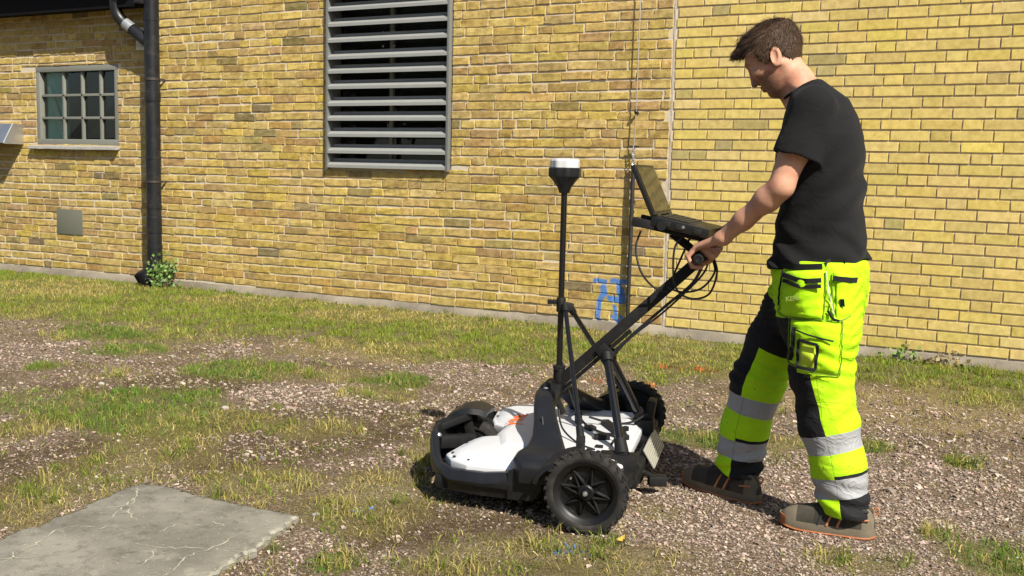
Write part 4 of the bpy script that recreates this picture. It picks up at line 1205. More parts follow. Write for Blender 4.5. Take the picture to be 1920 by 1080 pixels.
def leg_uv(P, ch):
    best = np.full(len(P), 1e9); tt = np.zeros(len(P)); ff = np.zeros(len(P)); acc = 0
    for i, (a, b) in enumerate(zip(ch[:-1], ch[1:])):
        ab = b[:3]-a[:3]; L_ = np.linalg.norm(ab); u = ab/L_
        t = np.clip(((P-a[:3]) @ u)/L_, -9 if i == 0 else 0, 9 if i == len(ch)-2 else 1)
        c = a[:3]+t[:, None]*ab; d = np.linalg.norm(P-c, axis=1); r = a[3]+(b[3]-a[3])*np.clip(t, 0, 1)
        fr = np.cross(u, [0, 1, 0]); fr = fr if fr[0] < 0 else -fr; fr /= np.linalg.norm(fr)
        m_ = d < best; best[m_] = d[m_]; tt[m_] = (acc+t*L_)[m_]; ff[m_] = (((P-c) @ fr)/r)[m_]; acc += L_
    return best, tt, ff
dn, tn_, fn_ = leg_uv(Vt, NEAR); df, tf_, ff_ = leg_uv(Vt, FAR)
wleg = Vt[:, 1]+.10*np.clip((Vt[:, 2]-.80)/.15, 0, 1)*0
isn = (dn-df)+0*wleg
legv = np.clip(.5+isn/.02, 0, 1)
tv = np.where(isn < 0, tn_, tf_); fv = np.where(isn < 0, fn_, ff_)
def trouser_mat():
    k = Mat('work_trousers', .8, spec=.25); P = k.pos()
    tn = k.attr('along_near', 'Fac'); fn = k.attr('front_near', 'Fac'); tf = k.attr('along_far', 'Fac'); ff = k.attr('front_far', 'Fac'); lg = k.attr('leg', 'Fac')
    wob = k.math('MULTIPLY', k.math('SUBTRACT', k.noise(30, 2, .5, P), .5), .006)
    def band(t, a, b):
        t = k.math('ADD', t, wob); return k.math('MULTIPLY', k.math('GREATER_THAN', t, a), k.math('LESS_THAN', t, b))
    AND = lambda a, b: k.math('MULTIPLY', a, b); OR = lambda a, b: k.math('MAXIMUM', a, b)
    GT = lambda a, b: k.math('GREATER_THAN', a, b); LT = lambda a, b: k.math('LESS_THAN', a, b)
    edge = k.math('SUBTRACT', .12, k.math('MULTIPLY', k.math('SUBTRACT', tn, .37), 1.0))
    bn = OR(OR(AND(band(tn, .17, .36), GT(fn, .60)), AND(band(tn, .36, .575), GT(fn, edge))), OR(AND(GT(tn, .80), LT(fn, -.06)), AND(band(tn, .717, .729), LT(fn, -.06))))
    bf = OR(OR(band(tf, .165, .36), AND(band(tf, .355, .56), GT(ff, .25))), OR(AND(GT(tf, .81), LT(ff, .12)), AND(band(tf, .726, .739), LT(ff, .1))))
    blk = k.math('ADD', AND(bn, LT(lg, .5)), AND(bf, GT(lg, .5)))
    sv = k.math('ADD', AND(OR(band(tn, .575, .643), band(tn, .729, .802)), LT(lg, .5)), AND(OR(band(tf, .56, .63), band(tf, .739, .812)), GT(lg, .5)))
    dirt = k.math('MULTIPLY', k.step(k.noise(5, 5, .65, P), .48, .72), .40)
    spots = k.math('MULTIPLY', k.step(k.noise(48, 2, .5, P), .70, .73), .6)
    yel = k.mix(k.noise(6, 3, .5, P), (.31, .59, .003), (.40, .71, .006))
    yel = k.mix(dirt, yel, (.28, .42, .02)); yel = k.mix(spots, yel, (.10, .12, .02))
    c = k.mix(blk, yel, (.009, .009, .010))
    grey = k.mix(k.noise(9, 4, .6, P), (.235, .24, .25), (.31, .315, .325))
    c = k.mix(sv, c, grey)
    # stitched side seam
    seam = AND(LT(k.math('ABSOLUTE', k.math('ADD', fn, .06)), .014), AND(GT(tn, .36), LT(lg, .5)))
    seam = OR(seam, AND(LT(k.math('ABSOLUTE', k.math('SUBTRACT', ff, .12)), .016), AND(GT(tf, .56), GT(lg, .5))))
    c = k.mix(k.math('MULTIPLY', seam, .45), c, (.03, .04, .01))
    k.color(c); k.rough(k.math('SUBTRACT', .82, k.math('MULTIPLY', sv, .35)))
    cr = k.math('POWER', k.math('SUBTRACT', 1.0, k.math('ABSOLUTE', k.math('SUBTRACT', k.math('MULTIPLY', k.noise(11, 2, .5, k.scale(P, (1, 1, 1.6)), .8), 2.0), 1.0))), 7.0)
    k.bump(cr, .32, .008).bump(k.noise(26, 4, .6, P, .6), .3, .008).bump(k.noise(1000, 2, .5, P), .3, .0008)
    k.bump(k.math('SUBTRACT', sv, seam), .4, .0015)
    return k.m
M_TR = trouser_mat()
trou = on_man('trousers', Vt, Qt, M_TR, attrs={'along_near': ('FLOAT', tn_), 'front_near': ('FLOAT', fn_), 'along_far': ('FLOAT', tf_), 'front_far': ('FLOAT', ff_), 'leg': ('FLOAT', legv)})

M_YEL = cloth_mat('fluorescent_cloth', (.36, .66, .005), .8)
M_BCL = cloth_mat('black_canvas', (.010, .010, .011), .85)
def trace(x, z, y0=-4.2, extra=0.0):
    x = np.asarray(x, float); z = np.asarray(z, float); y = np.full(x.shape, y0)
    for _ in range(60):
        d = tr_sdf(np.stack([x, y, z], 1))-extra; y = y+np.clip(d*.8, -.01, .06)
    return np.minimum(y, -3.83)
def pad(name, q4, th, mat, par, nu=16, nv=16, bulge=.0, extra=0.0, sag=0.0):
    """cloth panel following the trouser surface; q4 = corners (x,z): top-front, top-back, bottom-back, bottom-front"""
    q = np.array(q4, float); u, v = np.meshgrid(np.linspace(0, 1, nu), np.linspace(0, 1, nv), indexing='ij')
    X = (1-v)[..., None]*((1-u)[..., None]*q[0]+u[..., None]*q[1])+v[..., None]*((1-u)[..., None]*q[3]+u[..., None]*q[2])
    y = trace(X[..., 0].ravel(), X[..., 1].ravel()).reshape(u.shape)
    ed = np.minimum(np.minimum(u, 1-u)*nu*.9, np.minimum(v, 1-v)*nv*.9); e = np.clip(ed, 0, 1)
    off = -.003+(th+.003)*e+bulge*np.sin(np.pi*u)*np.sin(np.pi*np.clip(v*.75+.2, 0, 1))*e+folds(np.stack([X[..., 0].ravel(), y.ravel(), X[..., 1].ravel()], 1), .0016, 70, 6, seed=8).reshape(u.shape)*e
    P3 = np.stack([X[..., 0], y-off-extra, X[..., 1]], -1).reshape(-1, 3)
    i = np.arange(nu*nv).reshape(nu, nv); F_ = np.stack([i[:-1, :-1], i[1:, :-1], i[1:, 1:], i[:-1, 1:]], -1).reshape(-1, 4)
    return on_man(name, P3, F_, mat, par)
def strip(name, pts, w, mat, par, extra=.008, n=10):
    p2 = smooth_path(np.c_[np.array(pts), np.zeros(len(pts))], n)[:, :2]
    y = trace(p2[:, 0], p2[:, 1]); c = np.stack([p2[:, 0], y-extra, p2[:, 1]], 1)
    t = np.gradient(c, axis=0); t /= np.linalg.norm(t, axis=1)[:, None]; sd2 = np.cross(t, [0, -1, 0]); sd2 /= np.linalg.norm(sd2, axis=1)[:, None]
    R = [np.stack([c[i]-sd2[i]*w/2, c[i]-sd2[i]*w/2+[0, -.004, 0], c[i]+sd2[i]*w/2+[0, -.004, 0], c[i]+sd2[i]*w/2])-PB for i in range(len(c))]
    return G().loft(R).build(name, mat, par, auto=60)
# waist band edge, holster pocket, cargo pocket, rear pocket
strip('waistband', [(-.985, .945), (-.94, .940), (-.87, .944), (-.81, .950)], .020, M_BCL, trou, .004)
hol = pad('holster_pocket', [(-.950, .925), (-.800, .945), (-.795, .765), (-.965, .765)], .014, M_YEL, trou, 18, 18, .026)
strip('pocket_trim', [(-.945, .912), (-.87, .900), (-.805, .905)], .016, M_BCL, hol, .034)
strip('pocket_trim', [(-.945, .893), (-.87, .879), (-.805, .885)], .013, M_BCL, hol, .036)
strip('pocket_trim', [(-.952, .925), (-.962, .86), (-.966, .80)], .006, M_BCL, hol, .018)
strip('pocket_trim', [(-.796, .935), (-.783, .86), (-.765, .79)], .0035, simple('piping_pale', (.62, .66, .45), .7), trou, .010)
M_OLV = simple('stitch_olive', (.12, .19, .01), .8)
for pth in ([(-.966, .80), (-.966, .766), (-.88, .760), (-.797, .768)], [(-.797, .768), (-.796, .85), (-.80, .93)]): strip('stitching', pth, .003, M_OLV, hol, .006)
carg = pad('cargo_pocket', [(-.915, .762), (-.735, .765), (-.738, .575), (-.920, .600)], .015, M_YEL, trou, 18, 18, .006)
strip('pocket_zip', [(-.893, .735), (-.898, .66), (-.908, .615)], .014, M_BCL, carg, .024)
strip('pocket_flap_seam', [(-.890, .728), (-.82, .712), (-.755, .700)], .005, M_BCL, carg, .024)
badge = pad('badge_window', [(-.868, .690), (-.808, .680), (-.815, .600), (-.872, .605)], .006, simple('badge_plastic', (.45, .60, .03), .35, var=.1), carg, 8, 8, 0, .020)
for a, b in (((-.872, .695), (-.803, .685)), ((-.803, .685), (-.811, .595)), ((-.811, .595), (-.877, .600)), ((-.877, .600), (-.872, .695))):
    strip('badge_border', [a, ((a[0]+b[0])/2, (a[1]+b[1])/2), b], .010, M_BCL, carg, .027)
for pth in ([(-.918, .762), (-.83, .768), (-.735, .766)], [(-.735, .766), (-.734, .67), (-.737, .575)], [(-.737, .575), (-.83, .585), (-.921, .60)], [(-.921, .60), (-.92, .68), (-.918, .762)], [(-.905, .615), (-.83, .603), (-.75, .598)]): strip('stitching', pth, .003, M_OLV, carg, .008)
rear = pad('rear_pocket', [(-.772, .932), (-.708, .928), (-.714, .785), (-.760, .765)], .007, M_YEL, trou, 12, 12, .004)
strip('pocket_zip', [(-.772, .912), (-.740, .908), (-.708, .904)], .018, M_BCL, rear, .013)
strip('brand_tag', [(-.742, .842), (-.740, .815)], .014, M_BCL, rear, .016, 4)
strip('belt_loop', [(-.800, .962), (-.765, .965), (-.745, .962)], .022, M_BCL, trou, .012)
strip('back_yoke_seam', [(-.785, .80), (-.765, .775), (-.745, .768)], .008, M_BCL, trou, .010)
for pth in ([(-.774, .93), (-.772, .85), (-.762, .766)], [(-.762, .766), (-.735, .772), (-.716, .785)]): strip('stitching', pth, .003, M_OLV, rear, .006)
# faint embroidered letters on the holster pocket
M_EMB = simple('embroidery_grey', (.20, .27, .05), .8)
yy_ = float(trace(np.array([-.895]), np.array([.835]))[0])-.048
text_mesh('KERS', .022, 'embroidery', M_EMB, hol, Matrix.Translation(Vector((-.895, yy_, .830))-Vector(PB)) @ Matrix.Rotation(math.radians(90), 4, 'X') @ Matrix.Rotation(math.radians(12), 4, 'Z'))

# shoes
M_SHO = simple('shoe_grey_olive', (.040, .036, .028), .85, var=.4, nscale=40, bump=.5, bdist=.0015, dust=.08, spec=.2)
M_MID = simple('shoe_midsole', (.125, .105, .075), .8, var=.3, nscale=25, dust=.12, spec=.2)
M_ORS = simple('shoe_orange_rubber', (.30, .085, .02), .6, var=.25, nscale=25, dust=.3)
M_LACE = simple('shoe_dark_textile', (.018, .016, .014), .9)
M_ORT = simple('shoe_orange_trim', (.38, .15, .06), .7, var=.3)
def shoe(heel, toe, side):
    heel = np.array([*heel, 0.0]); toe = np.array([*toe, 0.0]); d = toe-heel; L_ = np.linalg.norm(d); d /= L_; n = np.cross([0, 0, 1], d)     # n points to the wearer's left
    sc = L_/.324; ax = lambda l, s, z: heel+d*l*sc+n*s+np.array([0, 0, z])-PB
    st = [(.003, .014, .058), (.010, .023, .080), (.020, .0305, .096), (.038, .0375, .110), (.07, .040, .116), (.10, .0405, .118), (.13, .041, .115), (.16, .042, .108), (.20, .0435, .097), (.24, .0440, .088), (.275, .042, .080), (.30, .036, .069), (.318, .022, .052)]
    R = []
    for l, w, h in st:
        ring_ = []
        for a in np.linspace(0, math.pi, 15):
            c_, s_ = math.cos(a), math.sin(a)
            ring_.append(ax(l, w*np.sign(c_)*abs(c_)**.55, .024+(h-.024)*s_**.95))
        ring_ += [ax(l, -w*.6, .020), ax(l, w*.6, .020)]
        R.append(ring_)
    up = G().loft(R).build('shoe', M_SHO, man, auto=70)
    def outline(g_, n_=36):
        pts = []
        ls = [q[0] for q in st]; ws = [q[1] for q in st]
        for l in np.r_[-.004, .0, .005, .012, np.linspace(.02, .29, 14), .300, .309, .316, .321, .324]: pts.append((l, np.interp(l, [-.004]+ls+[.326], [.006]+ws+[.006])+g_))
        return pts
    def slab(g_, z0, z1, name, mat, zt=0.0, l0=0, l1=1):
        o_ = outline(g_); rings_ = []
        for l, w in o_:
            if not (l0 <= l/.324 <= l1+.02): continue
            sp = .018*max(0, (l-.24)/.085)**2+.006*max(0, (.03-l)/.03)**2
            rings_.append([ax(l, w, z0+sp), ax(l, w+.002, (z0+z1)/2+sp), ax(l, w, z1+sp+zt), ax(l, -w, z1+sp+zt), ax(l, -w-.002, (z0+z1)/2+sp), ax(l, -w, z0+sp)])
        G().loft(rings_).build(name, mat, up, auto=50)
    slab(.0010, .0065, .034, 'midsole', M_MID); slab(.0020, .0, .0075, 'outsole', M_ORS)
    slab(.0022, .008, .034, 'toe_bumper', M_ORS, .003, .90, .96)
    for s in (1, -1):
        for l, t in ((.125, .022), (.160, .018), (.19, .014)):
            G().tube([ax(l, s*.0435, .034), ax(l-.012, s*.0415, .066), ax(l-.022, s*.032, .095-.14*(l-.12))], [.0045, .0042, .003], 6).build('side_stripe', M_ORT if l != .19 else M_LACE, up)
        G().tube([ax(.02, s*.038, .072), ax(.06, s*.0425, .066)], .0035, 6).build('heel_stripe', M_ORT, up)
    for s in (1, -1):                                       # dark mesh panel and scuffed toe cap on each side
        for l0, l1, mt, off, nm in ((.098, .200, M_LACE, .0012, 'mesh_panel'), (.262, .316, M_MID, .0016, 'toe_cap'), (.006, .045, M_MID, .0014, 'heel_counter')):
            Rp = []
            for l in np.linspace(l0, l1, 8):
                w = np.interp(l, [q[0] for q in st], [q[1] for q in st])+off; h = np.interp(l, [q[0] for q in st], [q[2] for q in st])+off
                a1 = math.radians(62 if nm == 'mesh_panel' else 88)
                Rp.append([ax(l, s*w*math.cos(a)**.55, .024+(h-.024)*math.sin(a)**.95) for a in np.linspace(.06, a1, 7)])
            Vp = np.array(Rp).reshape(-1, 3); mesh_obj(nm, Vp, [(i*7+j, i*7+j+1, i*7+j+8, i*7+j+7) for i in range(7) for j in range(6)], mt, up, smooth=True)
    for l in (.12, .145, .17, .195):
        zz = np.interp(l, [q[0] for q in st], [q[2] for q in st])
        G().tube(smooth_path([ax(l, -.028, zz-.014), ax(l, 0, zz+.003), ax(l, .028, zz-.014)], 4), .003, 6).build('lace', M_LACE, up)
    G().tube(smooth_path([ax(.030, 0, .085), ax(.035, .03, .100), ax(.07, .038, .104), ax(.115, .028, .112), ax(.125, 0, .114), ax(.115, -.028, .112), ax(.07, -.038, .104), ax(.035, -.03, .100), ax(.030, 0, .085)], 4), .007, 8).build('collar', M_LACE, up)
    G().tube(smooth_path([ax(.006, 0, .080), ax(-.008, 0, .098), ax(.0, 0, .110), ax(.010, 0, .098)], 4), .003, 6).build('pull_tab', M_ORT, up)
    a0_ = ax(.092, 0, .06); G().cyl(a0_, a0_+np.array([0, 0, .10]), .038, .040, 16).build('sock', M_LACE, up)
shoe((-.602, -3.900), (-.930, -3.932), 1)
shoe((-1.055, -3.745), (-1.405, -3.620), -1)

# ------------------------------------------------------------------ ground
P_G = [(-4.28,-3.97,0.53,0.48),(-4.50,-2.79,0.36,0.27),(-6.28,-2.41,0.34,0.31),(-0.84,-2.58,0.07,0.13),(-3.54,-2.60,0.16,0.19),(-5.66,-2.80,0.27,0.21),(-1.58,-2.86,0.18,0.16),(-5.54,-3.43,0.09,0.13),(-4.99,-3.41,0.08,0.12),(-0.21,-3.92,0.13,0.19),(-0.43,-3.72,0.05,0.06),(-0.44,-2.66,0.07,0.10),(-2.05,-5.09,0.08,0.09)]
P_O = [(-3.44,-4.65,0.26,0.46),(-2.34,-4.37,0.19,0.35),(-2.86,-4.55,0.23,0.21),(-1.46,-4.66,0.39,0.18),(-2.33,-4.68,0.21,0.24),(-0.62,-4.18,0.14,0.11),(-1.27,-2.77,0.16,0.19),(-3.29,-3.78,0.25,0.21),(-3.41,-5.15,0.17,0.31),(-2.83,-5.00,0.11,0.18),(-2.48,-3.81,0.16,0.22),(-3.74,-3.95,0.31,0.28),(-4.06,-2.67,0.42,0.24),(-3.43,-2.98,0.26,0.17),(-2.22,-2.61,0.11,0.13),(-1.70,-4.90,0.20,0.11),(-1.36,-4.05,0.08,0.08),(-4.31,-4.47,0.17,0.27)]
P_D = [(-8.83,-1.06,0.67,0.72),(-5.15,-0.45,0.97,0.33),(-0.86,-1.51,0.79,0.53),(-4.07,-1.75,0.44,0.38),(-3.10,-0.35,0.62,0.28),(-6.49,-0.42,0.95,0.38),(-4.66,-1.92,0.33,0.33),(-1.51,-1.26,0.44,0.52),(-3.04,-5.34,0.14,0.17)]
P_M = [(-3.21,-3.72,0.56,0.54),(-3.73,-4.75,0.33,0.35),(-3.25,-4.32,0.41,0.31),(-2.10,-4.67,0.30,0.23),(-4.58,-3.44,0.44,0.31),(-1.82,-4.55,0.28,0.14),(-1.49,-4.79,0.26,0.07),(-4.32,-4.35,0.25,0.23),(-1.9,-3.6,.5,.5)]
P_P = [(-5.85,-3.08,0.50,0.40),(-5.13,-2.27,0.25,0.16),(-3.76,-3.22,0.36,0.25),(-0.90,-3.75,0.83,0.68),(-1.53,-3.48,0.28,0.42),(-3.27,-2.11,0.40,0.31)]
AX = np.array([.875, .483]); AY = np.array([-.478, .872])
_nr = np.random.default_rng(12)
_K = [(_nr.normal(0, 1, 2), _nr.uniform(0, 6.28)) for _ in range(60)]
def fbm(x, y, f0, octv=4, s=0):
    o = np.zeros_like(x); a = 1.0; f = f0; tot = 0; i = s
    for _ in range(octv):
        for _ in range(3):
            kv, ph = _K[i % 60]; i += 7
            kv = kv/np.linalg.norm(kv)
            o += a*np.sin(f*(kv[0]*x+kv[1]*y)+ph+1.5*np.sin(f*.6*(kv[1]*x-kv[0]*y)+ph*2)); tot += a
        a *= .6; f *= 2.1
    return o/tot*1.8
def zone(x, y, plist, soft=.45, wob=.35):
    w = fbm(x, y, 5.5, 3, 5)*wob; best = np.full(x.shape, -9.0)
    for cx, cy, ra, rb in plist:
        a = ((x-cx)*AX[0]+(y-cy)*AX[1])/(ra*1.15); b = ((x-cx)*AY[0]+(y-cy)*AY[1])/(rb*1.15)
        best = np.maximum(best, 1-np.sqrt(a*a+b*b))
    return np.clip((best+w)/soft+.3, 0, 1)
def lawn_edge(x): return np.interp(x, [-9, -6.94, -5.4, -3.53, -2.32, -1.17, -.31, 2], [-2.9, -2.65, -2.1, -2.05, -1.65, -1.25, -1.35, -1.3])
def densities(x, y):
    lawn = np.clip((y-lawn_edge(x)+fbm(x, y, 3.2, 3, 2)*.55)/.55, 0, 1)
    g = zone(x, y, P_G); o = zone(x, y, P_O); d = zone(x, y, P_D); mo = zone(x, y, P_M); pp = zone(x, y, P_P)
    # outside the documented area the same mix goes on
    far = np.clip((np.maximum(np.maximum(-7.5-x, x-.6), -5.9-y))/.6, 0, 1)
    o = np.maximum(o, far*np.clip(fbm(x, y, 2.2, 3, 20)+.1, 0, 1)); g = np.maximum(g, far*np.clip(fbm(x, y, 1.7, 3, 31)-.15, 0, 1)*.8)
    return lawn, g, o, d, mo, pp
# slab outline
SLAB = np.array([(-3.167, -4.851), (-3.02, -4.818), (-2.90, -4.838), (-2.79, -4.846), (-2.70, -4.835), (-2.616, -4.842), (-2.52, -4.828), (-2.413, -4.819), (-2.385, -4.93), (-2.36, -5.045), (-2.32, -5.15), (-2.309, -5.25), (-2.27, -5.40), (-2.23, -5.56), (-2.18, -5.70),
                 (-2.6, -5.98), (-3.2, -6.02), (-3.10, -5.80), (-3.064, -5.53), (-3.09, -5.47), (-3.067, -5.41), (-3.10, -5.30), (-3.10, -5.19), (-3.14, -5.09), (-3.150, -5.00), (-3.17, -4.92)])
def in_poly(x, y, poly):
    c = np.zeros(x.shape, bool); n = len(poly)
    for i in range(n):
        x0, y0 = poly[i]; x1_, y1_ = poly[(i+1) % n]
        m_ = ((y0 > y) != (y1_ > y)) & (x < (x1_-x0)*(y-y0)/(y1_-y0+1e-12)+x0); c ^= m_
    return c
def hgt(x, y):
    h = .010*fbm(x, y, 2.1, 3, 3)+.004*fbm(x, y, 13, 2, 9)
    lawn = np.clip((y-lawn_edge(x))/.8, 0, 1)
    h = h*np.clip((-y+.0)/.3, .25, 1)+.012*lawn-.006
    for cx, cy in ((-1.49, -4.40), (-1.815, -3.175), (-2.2, -3.94), (-.76, -3.91), (-1.23, -3.68)):
        h = h*(1-np.exp(-(((x-cx)**2+(y-cy)**2)/.06)))
    return np.where(in_poly(x, y, SLAB*1.0), -.02, h)

def axis_pts(lo, hi, step, far_lo, far_hi):
    a = list(np.arange(lo, hi+1e-6, step)); s = step
    b = [hi]; 
    while b[-1] < far_hi: s *= 1.35; b.append(b[-1]+s)
    s = step; c = [lo]
    while c[-1] > far_lo: s *= 1.35; c.append(c[-1]-s)
    return np.array(c[:0:-1]+a+b[1:])
gx = axis_pts(-9.5, 1.2, .035, -90, 90); gy = axis_pts(-6.6, .1, .035, -90, 0.3)
gy = gy[gy < .12]
X, Y = np.meshgrid(gx, gy, indexing='ij')
Zg = hgt(X, Y); Zg = np.where((X < -10) | (X > 1.5) | (Y < -7), Zg*.3, Zg)
lawn, g_, o_, d_, mo_, pp_ = densities(X, Y)
green = np.clip(lawn*.75+g_*.8+o_*.35, 0, 1); dry = np.clip(d_+o_*.5+lawn*.25, 0, 1)*.8
def near_seg(x, y, a, b):
    ax_, ay_ = a; bx_, by_ = b; dx, dy = bx_-ax_, by_-ay_; t = np.clip(((x-ax_)*dx+(y-ay_)*dy)/(dx*dx+dy*dy), 0, 1)
    return np.hypot(x-ax_-t*dx, y-ay_-t*dy)
OR_SEG = [((-2.405, -1.261), (-1.956, -1.224)), ((-2.60, -1.88), (-2.12, -1.84)), ((-5.62, -3.80), (-5.53, -3.74))]
BL_SEG = [((-1.455, -4.56), (-1.43, -4.62)), ((-1.47, -4.60), (-1.41, -4.585)), ((-1.465, -4.545), (-1.455, -4.53)), ((-2.30, -4.62), (-2.285, -4.60))]
def paint_at(x, y, segs, w):
    m_ = np.full(x.shape, 9.0)
    for a, b in segs: m_ = np.minimum(m_, near_seg(x, y, a, b))
    return m_ < w*(1+.5*fbm(x, y, 40, 2, 4))
ii = np.arange(X.size).reshape(X.shape)
Fg = np.stack([ii[:-1, :-1], ii[1:, :-1], ii[1:, 1:], ii[:-1, 1:]], -1).reshape(-1, 4)
def ground_mat():
    k = Mat('ground_gravel_soil', .95, spec=.15); P = k.pos()
    gr = k.attr('green', 'Fac'); dr = k.attr('dry', 'Fac'); mo = k.attr('moss', 'Fac'); pk = k.attr('pink', 'Fac')
    n = k.noise(3.5, 5, .6, P); n2 = k.noise(34, 5, .7, P); n3 = k.noise(150, 3, .6, P)
    vc = k.voronoi(95, P, out='Color'); vd = k.voronoi(95, P); vs = k.node('ShaderNodeSeparateColor', {0: vc}).outputs[0]
    soil = k.mix(n2, (.048, .033, .020), (.145, .105, .066))
    stone = k.mix(vs, (.13, .095, .075), (.35, .275, .225))
    grav = k.mix(k.step(vd, .30, .62), stone, soil)
    cover = k.step(k.math('ADD', n, k.math('MULTIPLY', n2, .35)), .48, .78)
    c = k.mix(cover, soil, grav)
    c = k.mix(k.math('MULTIPLY', pk, .8), c, grav)
    c = k.mix(k.math('MULTIPLY', mo, k.step(n2, .35, .6)), c, (.060, .042, .022))
    c = k.mix(k.math('MULTIPLY', dr, k.step(n2, .3, .62)), c, k.mix(n3, (.15, .115, .055), (.31, .245, .115)))
    c = k.mix(k.math('MULTIPLY', gr, k.step(n3, .25, .6)), c, k.mix(n2, (.060, .075, .014), (.13, .14, .03)))
    n5 = k.noise(260, 4, .7, P); c = k.mix(k.step(n5, .38, .62), k.mix(1, c, (.45, .43, .40), 'MULTIPLY'), k.mix(1, c, (1.35, 1.32, 1.28), 'MULTIPLY'))
    k.color(c).bump(n2, .6, .012).bump(k.math('SUBTRACT', 1.0, vd), .5, .006).bump(n5, .6, .006); return k.m
ground = mesh_obj('ground', np.stack([X, Y, Zg], -1).reshape(-1, 3), Fg, ground_mat(), smooth=True,
                  attrs={'green': ('FLOAT', green), 'dry': ('FLOAT', dry), 'moss': ('FLOAT', mo_), 'pink': ('FLOAT', pp_)})
tag(ground, kind='structure')

# concrete slab with cracks
def slab_mat():
    k = Mat('slab_concrete', .88, spec=.25); P = k.pos()
    n = k.noise(2.6, 6, .62, P); n2 = k.noise(19, 5, .7, P); n3 = k.noise(120, 4, .7, P); n4 = k.noise(330, 3, .6, P)
    c = k.mix(k.step(n, .32, .68), (.125, .115, .090), (.225, .207, .168))
    c = k.mix(k.math('MULTIPLY', k.step(n2, .50, .68), .55), c, (.068, .064, .048))
    c = k.mix(k.math('MULTIPLY', k.step(n3, .58, .66), .55), c, (.24, .22, .18))
    c = k.mix(k.math('MULTIPLY', k.step(n4, .56, .66), .6), c, (.055, .050, .038))
    c = k.mix(k.math('MULTIPLY', k.step(k.noise(7, 5, .7, P, .5), .56, .70), .5), c, (.27, .25, .20))
    c = k.mix(k.math('MULTIPLY', k.step(k.noise(75, 3, .6, P), .64, .70), .7), c, (.33, .31, .25))
    k.color(c).bump(n3, .35, .003).bump(n4, .35, .0015); return k.m
sb = G(); sc_ = SLAB.mean(0); n = len(SLAB)
pts = []
for i in range(n):
    a, b = SLAB[i], SLAB[(i+1) % n]
    for t in np.linspace(0, 1, 6, endpoint=False): pts.append(a+(b-a)*t+rng.normal(0, .006, 2))
pts = np.array(pts); k_ = len(pts)
dirn = (pts-sc_)/np.linalg.norm(pts-sc_, axis=1)[:, None]
slab = thing('concrete_slab', 'cracked grey concrete slab set in the ground at lower left', 'slab', (float(sc_[0]), float(sc_[1]), -.013))
zr = rng.normal(0, .002, k_)
lowr = np.c_[pts+dirn*.004-sc_, np.full(k_, -.06)]; r1_ = np.c_[pts-sc_, .016+zr]; r2_ = np.c_[pts-dirn*(.004+.009*rng.random(k_)**2)[:, None]-sc_, .026+zr*.4]; r3_ = np.c_[pts-dirn*.018-sc_, np.full(k_, .028)]
G().loft([lowr, r1_, r2_, r3_]).build('slab_body', slab_mat(), slab, auto=60)
M_CRK = mat_concrete('crack_sand', (.40, .37, .28), .6, 14)
CR_ = [[(-3.13, -4.90), (-3.044, -4.991), (-2.999, -5.075), (-2.928, -5.207)], [(-3.044, -4.991), (-2.944, -5.112), (-2.839, -5.17)], [(-3.034, -5.135), (-2.991, -5.07)], [(-2.42, -4.90), (-2.438, -4.957), (-2.45, -5.063), (-2.429, -5.232), (-2.44, -5.325), (-2.38, -5.447), (-2.40, -5.62)], [(-2.429, -5.232), (-2.335, -5.209)],
       [(-2.673, -5.329), (-2.563, -5.318), (-2.5, -5.266), (-2.43, -5.24)], [(-2.99, -5.69), (-2.901, -5.646), (-2.819, -5.567)], [(-2.901, -5.591), (-2.928, -5.493), (-2.98, -5.372), (-2.952, -5.309), (-2.90, -5.29)], [(-2.877, -5.306), (-2.869, -5.269)], [(-2.618, -5.04), (-2.525, -5.047)], [(-2.956, -5.57), (-2.871, -5.616), (-2.88, -5.70)], [(-2.578, -5.327), (-2.53, -5.382), (-2.5, -5.45)], [(-2.679, -5.211), (-2.696, -5.124)]]
for c in CR_:
    p_ = []
    for a, b in zip(c[:-1], c[1:]):
        a = np.array(a); b = np.array(b); m_ = max(3, int(np.linalg.norm(b-a)/.016))
        for t in np.linspace(0, 1, m_, endpoint=False): p_.append(a+(b-a)*t+rng.normal(0, .0045, 2))
    p_.append(np.array(c[-1])); p_ = np.array(p_)
    tg = np.gradient(p_, axis=0); tg /= np.linalg.norm(tg, axis=1)[:, None]; nr = np.c_[-tg[:, 1], tg[:, 0]]
    w = np.abs(rng.normal(.0017, .0011, len(p_)))+.0003; w[0] *= .4; w[-1] *= .3
    V = np.concatenate([np.c_[p_-nr*w[:, None]-sc_, np.full(len(p_), .0292)], np.c_[p_+nr*w[:, None]-sc_, np.full(len(p_), .0292)]])
    q = len(p_); mesh_obj('crack', V, [(i, i+1, q+i+1, q+i) for i in range(q-1)], M_CRK, slab)
# pale chipped edge
V = np.concatenate([r1_+np.c_[dirn*.002, np.full(k_, .001)], r2_+np.c_[np.zeros((k_, 2)), np.full(k_, .0012)]])
mesh_obj('chipped_edge', V, [(i, (i+1) % k_, k_+(i+1) % k_, k_+i) for i in range(k_)], mat_concrete('slab_edge_pale', (.34, .32, .26), .45, 25), slab, smooth=True)

